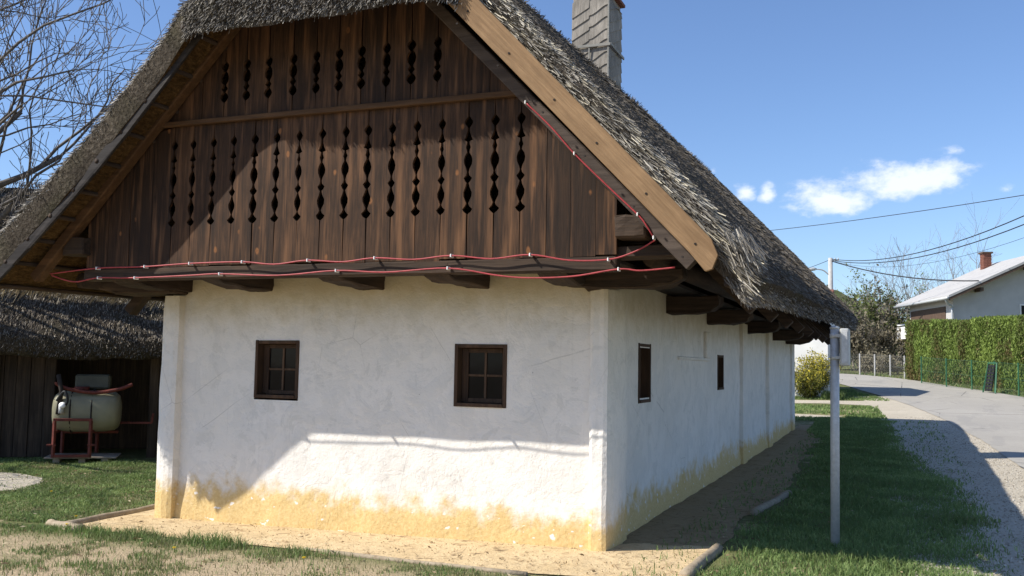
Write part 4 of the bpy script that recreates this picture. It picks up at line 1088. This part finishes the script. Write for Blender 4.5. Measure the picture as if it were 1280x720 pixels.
# kerbside grass at the foot of the hedge and the far fence
x0_ = []; 
tt = rng.uniform(0, 1, 14000); pl = np.array([(11.5, 22), (8.9, 28), (7.35, 33.6), (6.25, 36.9), (4.85, 40.7), (3.2, 45.9), (.6, 50.2), (-3, 53.2)]); s_ = np.linspace(0, 1, len(pl))
x = np.interp(tt, s_, pl[:, 0])+rng.uniform(-.45, .35, len(tt)); y = np.interp(tt, s_, pl[:, 1])+rng.uniform(-.3, .3, len(tt))
grass('kerb_grass', x+.35, y+.35, rng.uniform(.05, .16, len(x)), rng.uniform(.025, .045, len(x)), rng.uniform(.1, 1, len(x)), M['drygrass'], 'grassy strip along the far side of the road')
# loose stones on the gravel and crumbs on the clay
def pebbles(name, x, y, r, mat, label, zo):
    n = len(x); z = H(x, y)+zo
    o6 = np.array([(1, 0, 0), (0, 1, 0), (-1, 0, 0), (0, -1, 0), (0, 0, .75), (0, 0, -.75)], float)
    rot = rng.uniform(0, 6.28, n); c, s = np.cos(rot), np.sin(rot)
    v = o6[None]*rng.uniform(.6, 1.25, (n, 6, 1))*r[:, None, None]
    vx = v[..., 0]*c[:, None]-v[..., 1]*s[:, None]*.7; vy = v[..., 0]*s[:, None]+v[..., 1]*c[:, None]*.7
    V = np.stack([vx+x[:, None], vy+y[:, None], v[..., 2]*.8+z[:, None]], -1)
    f = np.array([(0, 1, 4), (1, 2, 4), (2, 3, 4), (3, 0, 4), (1, 0, 5), (2, 1, 5), (3, 2, 5), (0, 3, 5)])
    F = (np.arange(n)[:, None, None]*6+f[None]).reshape(-1, 3)
    return tag(np_mesh(name, V, F, mat, None, {'tone': np.repeat(rng.uniform(0, 1, n), 6)}, smooth=True), label, 'gravel', kind='stuff')
t = NT('pebble_stone'); M['pebble'] = t.out(t.ramp(t.attr('tone'), [(0, (.22, .19, .15)), (.6, (.42, .38, .31)), (1, (.58, .55, .48))]), .9)
t = NT('clay_crumb'); M['crumb'] = t.out(t.ramp(t.attr('tone'), [(0, (.20, .13, .07)), (.6, (.42, .29, .15)), (1, (.58, .43, .24))]), .95)
x = rng.uniform(2.2, 4.6, 16000); y = -1+24*rng.uniform(0, 1, 16000)**1.6; k = rng.uniform(0, 1, 16000) < np.clip((x-2.4)/.5, .1, 1)*np.clip((4.75-.03*y-x)/.3, 0, 1)
pebbles('gravel_stones', x[k], y[k], rng.uniform(.006, .02, k.sum()), M['pebble'], 'loose pale stones along the gravel shoulder', .014)
x = rng.uniform(-5.3, .8, 1400); y = rng.uniform(-1.15, .0, 1400); k = y > np.interp(x, [-5.3, -3.4, -1.6, -.4, .84], [-.85, -.92, -1.02, -1.15, -.95])
pebbles('clay_crumbs', x[k], y[k], rng.uniform(.003, .013, k.sum())*rng.uniform(.4, 1, k.sum()), M['crumb'], 'crumbs of clay on the apron before the wall', .022)
# last year's leaves and straw litter lying in the grass
n = 900; x = np.concatenate([rng.uniform(-11, -5.4, n//3), rng.uniform(-6, .8, n//3), rng.uniform(.3, 3.2, n//3)]); y = np.concatenate([rng.uniform(-1.2, 3.5, n//3), rng.uniform(-2.6, -.3, n//3), rng.uniform(-.9, 7, n//3)])
d_ = np.stack([rng.normal(0, 1, n), rng.normal(0, 1, n), rng.normal(0, .25, n)], -1)
M['litter'] = mat_blades('dead_leaf', [(0, (.12, .075, .04)), (.6, (.28, .20, .11)), (1, (.50, .42, .27))], .1)
lt_ = leaf_cloud('leaf_litter', np.stack([x, y, H(x, y)+.03], -1), rng.uniform(.02, .06, n), rng.uniform(0, 1, n), M['litter'], None, .4, d_); tag(lt_, 'dead leaves and bits of straw scattered over the grass', 'litter')
# dandelions
M['yellow'] = plain('dandelion_yellow', (.75, .52, .02), .6, .15, 9)
M['stalk'] = plain('flower_stalk', (.09, .15, .03), .6)
DL = [(-5.15, -.95), (-5.47, -.52), (-3.35, -1.55), (-2.1, -1.5), (-7.3, .9)]
DLL = ['lone dandelion beside the short corner edging log', 'dandelion left of the slim edging log at the lawn', 'dandelion in the dry turf before the left pier', 'single dandelion in the dry turf below the wall centre', 'single dandelion out in the left lawn']
last = None
for (x, y), lb in zip(DL, DLL):
    last = lb or last
    z = gh(x, y)+.055
    r_ = empty('dandelion', (x, y, gh(x, y))); tag(r_, last, 'flower', 'dandelions in the grass')
    MB().tube([(x, y, z-.055), (x+.004, y, z)], .002, 4).build('stem', M['stalk'], r_)
    m = MB()
    for k in range(12):
        a = k*2*math.pi/12; m.add([(x, y, z), (x+.018*math.cos(a-.25), y+.018*math.sin(a-.25), z+.004+.004*(k % 2)), (x+.018*math.cos(a+.25), y+.018*math.sin(a+.25), z+.004+.004*(k % 2))], [(0, 1, 2)])
    m.tube([(x, y, z-.004), (x, y, z+.008)], [.006, .011], 8); m.build('bloom', M['yellow'], r_)

# ================================================================== across the way: white outbuilding and bush
M['concrete'] = plain('pole_concrete', (.42, .41, .39), .85, .12, 6)
M['white_render'] = plain('white_render', (.74, .73, .70), .9, .06, 2)
M['grey_render'] = plain('grey_render', (.50, .48, .455), .9, .07, 2)
M['tile'] = plain('roof_tile', (.20, .09, .06), .85, .3, 3)
M['fibre'] = plain('fibre_cement', (.40, .39, .375), .85, .10, 3)
M['fascia'] = plain('brown_fascia', (.10, .065, .045), .7)
wb = empty('white_outbuilding', (-3.4, 33, .5)); tag(wb, 'plain white building beyond the far end of the thatched house', 'building')
MB().box(-7, 0.0, 30.6, 35.6, .2, 3.9).build('wall', M['white_render'], wb)
MB().prism([(30.3, 3.95), (33.1, 4.75), (35.9, 3.95), (35.9, 4.07), (33.1, 4.88), (30.3, 4.07)], 'x', -7.2, .10).build('roof', M['tile'], wb)
MB().prism([(30.62, 3.902), (35.58, 3.902), (33.1, 4.72)], 'x', -.25, -.01).build('gable', M['white_render'], wb)

M['forsythia'] = mat_blades('forsythia_leaves', [(0, (.06, .075, .02)), (.4, (.14, .15, .03)), (.7, (.42, .36, .05)), (1, (.70, .56, .06))], .2)
M['thuja'] = mat_blades('thuja_sprays', [(0, (.20, .155, .065)), (.2, (.105, .13, .035)), (.6, (.175, .245, .05)), (1, (.33, .41, .10))], .28)
M['spring'] = mat_blades('spring_leaves', [(0, (.07, .08, .025)), (.5, (.13, .16, .045)), (1, (.23, .27, .09))], .25)
M['brownleaf'] = mat_blades('brown_leaves', [(0, (.10, .085, .06)), (.5, (.18, .155, .105)), (1, (.26, .23, .15))], .15)
bush = empty('flowering_bush', (-.62, 29.9, gh(-.62, 29.9))); tag(bush, 'round bush with yellow blossom in front of the white building', 'bush')
def make_bush():
    rl = np.random.default_rng(3); out = []
    for k in range(26):
        a = rl.uniform(0, 2*math.pi); out_d = rl.uniform(.15, .85)
        branches(rl, (-.62+.08*math.cos(a), 29.9+.08*math.sin(a), gh(-.62, 29.9)-.05), (math.cos(a)*out_d, math.sin(a)*out_d, 1), rl.uniform(.85, 1.3), .018, 1, out, nseg=4, wig=.12, kids=(2, 4), up=.0)
    V, F = tubes_np(out, .006); np_mesh('stems', V, F, M['bark'], bush)
    pts = np.concatenate([np.array(p)[1:] for p, r_, d_ in out]); pts = pts[rl.integers(0, len(pts), 11000)]+rl.normal(0, .085, (11000, 3))
    top = np.clip((pts[:, 2]-1.0)/1.2, 0, 1)
    leaf_cloud('leaves', pts, rl.uniform(.045, .09, 11000), np.clip(.3+.4*top+rl.normal(0, .22, 11000), 0, 1), M['forsythia'], bush, .6)
make_bush()
# daffodil clump leaves by the bush
n = 700; cx = rng.choice([.12, .30, -.05, .45], n)
grass('daffodil_leaves', cx+rng.normal(0, .07, n), 29.75+rng.normal(0, .12, n), rng.uniform(.2, .38, n), rng.uniform(.02, .03, n), rng.uniform(.3, 1, n), M['grass'], 'clump of long green bulb leaves by the yellow bush', .3)

# ================================================================== the hedge, its fence and a leaning panel
HP = [(2.95, 45.4), (4.3, 42.6), (5.6, 40.2), (6.8, 37.6), (7.8, 35.4), (9.0, 32.2), (10.2, 28.6)]
def hedge(p, q, h0, label, seed, end=False):
    rl = np.random.default_rng(seed); a = np.array(p); b = np.array(q); L = np.linalg.norm(b-a); d = (b-a)/L; nr = np.array([d[1], -d[0]])
    if nr[0] > 0: nr = -nr
    mid = (a+b)/2; root = empty('hedge', (mid[0], mid[1], gh(*mid))); tag(root, label, 'hedge', 'clipped hedge blocks by the road')
    dep = 1.0; n = int(L*6000)
    t_ = rl.uniform(0, 1, n); face = rl.uniform(0, 1, n)
    s = np.where(face < .62, rl.normal(0, .07, n)+.02, np.where(face < .85, rl.uniform(0, dep, n), rl.uniform(0, dep, n)))
    zf = np.where(face < .62, rl.uniform(0, 1, n), np.where(face < .85, 1+rl.normal(0, .012, n), rl.uniform(.0, 1, n)))
    if end: t_ = np.where(face > .85, np.abs(rl.normal(0, .015, n)), t_)
    xy = a+d*(t_*L)[:, None]-nr*s[:, None]
    lump = (vnoise(t_*L, zf*3, 1.6, seed, 2)-.5)*.26; xy = xy+nr*(lump*(face < .62))[:, None]
    hh = h0+(vnoise(t_*L, t_*0, 1.3, seed+4)-.5)*.16
    z = H(xy[:, 0], xy[:, 1])+zf*hh
    sil = vnoise(t_*L*2.2, zf*1.3, 1.4, seed+9, 2)
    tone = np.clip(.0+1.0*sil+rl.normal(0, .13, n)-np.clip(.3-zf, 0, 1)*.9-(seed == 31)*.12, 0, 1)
    dirs = np.stack([rl.normal(0, .35, n), rl.normal(0, .35, n), rl.uniform(.5, 1, n)], -1)
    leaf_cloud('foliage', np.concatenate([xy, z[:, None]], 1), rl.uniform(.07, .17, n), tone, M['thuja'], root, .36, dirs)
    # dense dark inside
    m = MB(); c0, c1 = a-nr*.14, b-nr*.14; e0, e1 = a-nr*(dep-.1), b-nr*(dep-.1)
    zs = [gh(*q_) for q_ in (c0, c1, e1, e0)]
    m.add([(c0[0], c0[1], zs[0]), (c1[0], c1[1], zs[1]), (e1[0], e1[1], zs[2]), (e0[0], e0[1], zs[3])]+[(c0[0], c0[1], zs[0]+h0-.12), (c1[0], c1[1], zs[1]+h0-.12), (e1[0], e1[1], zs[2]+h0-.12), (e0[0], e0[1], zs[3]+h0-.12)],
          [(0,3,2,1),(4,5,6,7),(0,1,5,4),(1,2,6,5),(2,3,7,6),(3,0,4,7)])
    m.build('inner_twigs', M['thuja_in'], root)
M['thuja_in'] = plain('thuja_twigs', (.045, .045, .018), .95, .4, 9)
hedge(HP[0], HP[2], 2.95, 'far block of the clipped green hedge, brownish with bare twigs', 31, True)
hedge(HP[2], HP[4], 3.05, 'middle block of the clipped green hedge behind the wire fence', 32)
hedge(HP[4], HP[6], 3.1, 'nearest block of the clipped green hedge at the right edge', 33)
M['dullwire'] = plain('dull_wire', (.12, .12, .11), .7)
M['greenpost'] = plain('green_paint', (.035, .12, .065), .5, .2, 8)
M['greenwire'] = plain('green_wire', (.045, .11, .07), .5, .2, 8)
FP = [(3.55, 42.2), (4.51, 38.9+.55), (5.41, 37.58), (6.17, 36.2), (6.85, 34.4), (7.55, 32.2), (8.3, 29.8), (9.1, 27.2)]
def wire_fence(pts, hgt, name, label, post_mat, wire_mat, pitch=.11, post_r=.03, wr=.0045, seed=0):
    root = empty(name, (pts[0][0], pts[0][1], gh(*pts[0]))); tag(root, label, 'fence')
    for x, y in pts: MB().tube([(x, y, gh(x, y)-.1), (x, y, gh(x, y)+hgt+.05)], post_r, 7).build('post', post_mat, root)
    m = MB()
    for (x0, y0), (x1, y1) in zip(pts[:-1], pts[1:]):
        z0, z1 = gh(x0, y0), gh(x1, y1); L = math.hypot(x1-x0, y1-y0)
        def at(s, z): f = s/L; return (x0+(x1-x0)*f, y0+(y1-y0)*f, z0+(z1-z0)*f+z)
        for sg in (1, -1):
            s = -hgt
            while s < L+hgt:
                sA, zA, sB, zB = (s, 0, s+hgt, hgt) if sg > 0 else (s, hgt, s+hgt, 0)
                if sB > 0 and sA < L:
                    if sA < 0: zA += (-sA)*(1 if sg > 0 else -1); sA = 0
                    if sB > L: zB -= (sB-L)*(1 if sg > 0 else -1); sB = L
                    m.tube([at(sA, zA), at(sB, zB)], wr, 3, False)
                s += pitch
        for z in (.02, hgt/2, hgt): m.tube([at(0, z), at(L, z)], wr*1.2, 3, False)
    tag(m.build('wire_mesh', wire_mat, root), kind='stuff')
    return root
wire_fence(FP, 1.25, 'wire_fence', 'green wire mesh fence on green posts in front of the hedge', M['greenpost'], M['greenwire'], .15, .03, .003)
FG = [(-3.2, 52.9), (-1.9, 51.9), (-.6, 50.9), (.55, 49.95), (1.35, 49.1), (2.15, 48.0), (2.85, 46.6)]
wire_fence(FG, 1.15, 'wire_fence', 'grey wire fence on concrete posts where the road bends away', M['concrete'], M['dullwire'], .16, .04, .004)
# leaning black panel on a green stand
pn_ = empty('slatted_panel', (6.32, 36.1, gh(6.32, 36.1))); tag(pn_, 'small black slatted panel on a green stand leaning at the fence', 'panel')
pz = gh(6.0, 36.0)
fdir = np.array([.43, -.90]); 
def FPp(s, z, o=0.0): return (5.98+fdir[0]*s-.9*o, 36.05+fdir[1]*s-.43*o, pz+z)
for s0, s1 in ((-.05, .02), (.85, .62)): MB().bar(FPp(s0, 0, .28), FPp(s1, 1.22, .06), .05, .05).build('leg', M['greenpost'], pn_)
MB().bar(FPp(0, 1.22, .06), FPp(.62, 1.22, .06), .05, .05).build('top_rail', M['greenpost'], pn_)
M['blackp'] = plain('black_panel', (.018, .018, .02), .6)
for k in range(8): MB().bar(FPp(.06, .14+k*.135, .24-k*.022), FPp(.54, .14+k*.135, .24-k*.022), .03, .10).build('slat', M['blackp'], pn_)
for s0 in (.08, .3, .52): MB().bar(FPp(s0, .08, .25), FPp(s0, 1.16, .075), .025, .04).build('upright', M['blackp'], pn_)

# ================================================================== neighbour's house
NO = Vector((5.102, 48.455, 1.3)); n2 = Vector((-.3051, .9523, 0)); n1 = Vector((.9523, .3051, 0))
nh = empty('neighbour_house', tuple(NO)); tag(nh, 'grey rendered house with pale low-pitched roof behind the hedge', 'house')
def NP(a, b, z): return NO+n1*a+n2*b+Vector((0, 0, z-1.3))
def nbox(a0, a1, b0, b1, z0, z1, name, mat, parent, bev=0):
    m = MB(); c = [NP(a, b, z) for z in (z0, z1) for a, b in ((a0, b0), (a1, b0), (a1, b1), (a0, b1))]
    m.add(c, [(0,3,2,1),(4,5,6,7),(0,1,5,4),(1,2,6,5),(2,3,7,6),(3,0,4,7)]); return m.build(name, mat, parent, bevel=bev)
EZ, PT = 5.585, .47; RW = 5.4
# walls with gable
body = MB(); c = [(.55, 4.2-2.9), (10.3, 1.3), (10.3, EZ+.06), (RW, EZ+PT*RW-.10), (.55, EZ+.06)]
nn = len(c); b0, b1 = .9, 7.7
body.add([NP(a, b0, z) for a, z in c]+[NP(a, b1, z) for a, z in c], [tuple(range(nn)), tuple(range(2*nn-1, nn-1, -1))]+[(i, i+nn, (i+1) % nn+nn, (i+1) % nn) for i in range(nn)])
body.build('wall', M['grey_render'], nh)
def nroof(s):
    m = MB(); a_e, a_r = (0, RW) if s > 0 else (2*RW, RW)
    p = [(a_e, EZ), (a_r, EZ+PT*RW), (a_r, EZ+PT*RW+.13), (a_e, EZ+.13)]
    m.add([NP(a, 0, z) for a, z in p]+[NP(a, 8.545, z) for a, z in p], [(0,1,2,3),(7,6,5,4)]+[(i, i+4, (i+1) % 4+4, (i+1) % 4) for i in range(4)])
    return m.build('roof', M['fibre'], nh)
rf = nroof(1); nroof(-1)
for s in (1, -1):      # verge boards of the near gable
    a_e = 0 if s > 0 else 2*RW
    m = MB(); p = [(a_e+.02*s, EZ-.16), (RW, EZ+PT*RW-.16), (RW, EZ+PT*RW-.005), (a_e+.02*s, EZ-.005)]
    m.add([NP(a, .02, z) for a, z in p]+[NP(a, .06, z) for a, z in p], [(0,1,2,3),(7,6,5,4)]+[(i, i+4, (i+1) % 4+4, (i+1) % 4) for i in range(4)])
    m.build('verge_board', M['fascia'], nh)
for a, b in ((1.7, .45), (4.3, .45)): nbox(a, a+.16, .08, .9, EZ+PT*a-.42, EZ+PT*a-.22, 'purlin_end', M['fascia'], nh)
MB().tube([NP(-.06, 0, EZ-.02), NP(-.06, 8.5, EZ-.02)], .085, 8).build('gutter', M['galv_light'], nh, True)
MB().tube(smooth_path([NP(-.02, .35, EZ-.1), NP(.15, .5, EZ-.32), NP(.46, .80, EZ-.45), NP(.46, .80, EZ-.9), NP(.46, .80, 1.3)]), .06, 8).build('downpipe', M['galv'], nh, True)
# the balcony on the side; a flat dark sheet stands in for its recess
nbox(.50, .545, 1.9, 7.4, 3.75, EZ-.35, 'balcony_dark_sheet', M['fascia'], nh)
nbox(-.25, .54, .95, 7.7, 3.55, 3.72, 'balcony_slab', M['white_render'], nh)
nbox(-.25, -.19, .95, 7.7, 4.36, 4.44, 'balcony_rail', M['white_render'], nh)
nbox(-.235, -.205, .95, 7.7, 3.74, 4.28, 'balcony_front', M['white_render'], nh)
nw = nbox(4.05, 5.0, .86, .895, 4.0, 5.35, 'window', M['white_render'], nh)
nbox(4.13, 4.5, .845, .858, 4.08, 5.27, 'pane', M['glass'], nw); nbox(4.55, 4.92, .845, .858, 4.08, 5.27, 'pane', M['glass'], nw)
nbox(3.95, 5.1, .80, .858, 3.93, 3.99, 'sill', M['grey_render'], nw)
nc = nbox(4.35, 4.8, 6.1, 6.6, EZ+PT*4.3-.1, EZ+PT*4.4+1.05, 'chimney', M['brick'], nh)
nbox(4.27, 4.88, 6.02, 6.68, EZ+PT*4.4+1.052, EZ+PT*4.4+1.15, 'chimney_cap', M['fascia'], nc)
# bricks of the chimney, laid in courses proud of the core
bm_ = M['brick']
for r_ in range(9):
    z = EZ+PT*4.4+.15+r_*.10
    off = .11 if r_ % 2 else 0
    for k in range(2):
        a0 = 4.345+off*.5+k*.235; nbox(a0, min(a0+.215, 4.81), 6.085, 6.098, z, z+.08, 'brick', bm_, nc)
        b0_ = 6.11+off*.5+k*.235; nbox(4.337, 4.348, b0_, min(b0_+.215, 6.60), z, z+.08, 'brick', bm_, nc)

# ================================================================== utility pole, lamp and wires
M['wire'] = plain('black_wire', (.03, .03, .032), .6)
up_ = empty('utility_pole', (-1.231, 54.347, gh(-1.231, 54.347))); tag(up_, 'concrete utility pole with a street lamp behind the roof', 'pole')
UPX, UPY = -1.231, 54.347
MB().tube([(UPX, UPY, gh(UPX, UPY)-.2), (UPX, UPY, 8.5)], [.20, .13], 10).build('pole', M['concrete'], up_, True)
arm = MB().tube(smooth_path([(UPX, UPY, 7.35), (UPX-.4, UPY-.15, 7.72), (UPX-.85, UPY-.3, 7.80)]), .04, 7).build('lamp_arm', M['galv'], up_, True)
MB().tube([(UPX-.80, UPY-.28, 7.80), (UPX-.95, UPY-.33, 7.80), (UPX-1.2, UPY-.42, 7.76), (UPX-1.38, UPY-.48, 7.74)], [.05, .11, .10, .04], 8).build('lamp_head', M['galv_light'], up_, True)
MB().bar((UPX-.12, UPY, 8.35), (UPX+.5, UPY+.1, 8.35), .06, .06).build('crossarm', M['galv'], up_)
for k in range(3): MB().tube([(UPX+.1+k*.18, UPY, 8.36), (UPX+.1+k*.18, UPY, 8.50)], [.04, .03], 7).build('insulator', M['galv_light'], up_, True)
def wire(p, q, sag, r, label):
    p, q = Vector(p), Vector(q); pts = []
    for k in range(25):
        t = k/24; v = p.lerp(q, t); v.z -= sag*4*t*(1-t); pts.append(v)
    tag(MB().tube(pts, r, 5).build('overhead_wire', M['wire'], None, True), label, 'wire', 'overhead wires')
wire((-16, 74, 12.6), (16.5, 33.5, 9.9), .55, .020, 'topmost overhead wire crossing the sky alone')
wire((UPX+.1, UPY, 8.42), (10.75, 18.8, 8.6), 1.42, .022, 'upper of the two thick wires from the pole to the right edge')
wire((UPX+.28, UPY, 8.30), (10.75, 18.8, 8.15), 1.36, .022, 'lower of the two thick wires from the pole to the right edge')
wire((UPX+.28, UPY, 8.25), (10.9, 18.9, 7.7), 1.5, .008, 'thin faint wire hanging below the two thick wires')
wire((UPX+.1, UPY, 8.30), (6.6, 48.9, 6.5), .35, .035, 'bundled wire from the pole down to the neighbour house')
wire((UPX, UPY, 8.40), (-12, 95, 11.2), .5, .018, 'wire leaving the pole to the left behind the thatch')

# ================================================================== trees and thickets behind
def thicket(name, label, cx, cy, w_, d_, h_, seed, n_stems, leaf_mat, n_leaf, lsize, bark='bark_far', cat='bush', lt=(.2, .8), depth=2, lean=.5, group=None):
    rl = np.random.default_rng(seed); z0 = gh(cx, cy); root = empty(name, (cx, cy, z0)); tag(root, label, cat, group)
    out = []
    for k in range(n_stems):
        x = cx+rl.uniform(-.5, .5)*w_*.55; y = cy+rl.uniform(-.5, .5)*d_*.55
        dr = ((x-cx)/w_*1.6*lean*2+rl.normal(0, .15), (y-cy)/d_*1.6*lean*2+rl.normal(0, .15), 1)
        branches(rl, (x, y, gh(x, y)-.1), dr, h_*rl.uniform(.42, .68), .035*h_/4, depth, out, nseg=4, wig=.14, kids=(3, 5), shrink=.55, up=.10, spread=.5)
    V, F = tubes_np(out, .008); np_mesh('branches', V, F, M[bark], root)
    if n_leaf:
        P_ = np.concatenate([np.array(p)[1:] for p, r_, dd in out if dd < depth]); P_ = P_[rl.integers(0, len(P_), n_leaf)]+rl.normal(0, .16, (n_leaf, 3))
        leaf_cloud('leaves', P_, rl.uniform(*lsize, n_leaf), np.clip(rl.uniform(*lt, n_leaf), 0, 1), M[leaf_mat], root, .6)
    return root
thicket('spring_tree', 'pale green budding tree just right of the far thatch', -.2, 62, 4.0, 3, 5.9, 41, 5, 'spring', 2600, (.10, .22), cat='tree', depth=3)
thicket('spring_tree', 'second budding tree with reddish brown twigs beside the grey fence', 1.6, 64, 4.0, 3, 5.3, 42, 6, 'spring', 2000, (.10, .2), cat='tree', depth=3)
thicket('bare_tree', 'tall bare many-stemmed tree left of the neighbour roof', 2.9, 72, 4.5, 3, 9.3, 43, 9, 'brownleaf', 0, (.1, .2), cat='tree', depth=3, lean=.35)
thicket('bare_tree', 'lone bare tree above the neighbour roof ridge', 7.0, 84, 4, 4, 12.0, 44, 6, 'brownleaf', 0, (.1, .2), cat='tree', depth=3, lean=.3)
thicket('brown_thicket', 'dense brown thicket behind the grey wire fence', 1.0, 55.5, 4.5, 2, 3.4, 45, 22, 'brownleaf', 5200, (.10, .24), depth=2)
thicket('brown_thicket', 'dark brushwood at the bend of the road beside the white building', -1.9, 57, 4.0, 2, 3.8, 46, 20, 'brownleaf', 4600, (.10, .24), depth=2)
thicket('low_shrub', 'low rusty shrub at the foot of the grey wire fence', 1.7, 51.0, 3.6, .9, 1.3, 47, 20, 'brownleaf', 2600, (.08, .16), depth=1, lt=(.4, 1))
thicket('green_thicket', 'dark green thicket below the budding trees', .8, 59, 5, 2, 4.2, 48, 16, 'spring', 5200, (.14, .28), depth=2, lt=(0, .5))
thicket('green_thicket', 'leafy thicket between the hedge end and the neighbour house', 2.5, 61, 3.2, 2, 5.4, 49, 12, 'brownleaf', 3800, (.12, .26), depth=2, lt=(.2, .8))
print('scene built', len(bpy.data.objects), sum(len(o.data.polygons) for o in bpy.data.objects if o.type == 'MESH'))
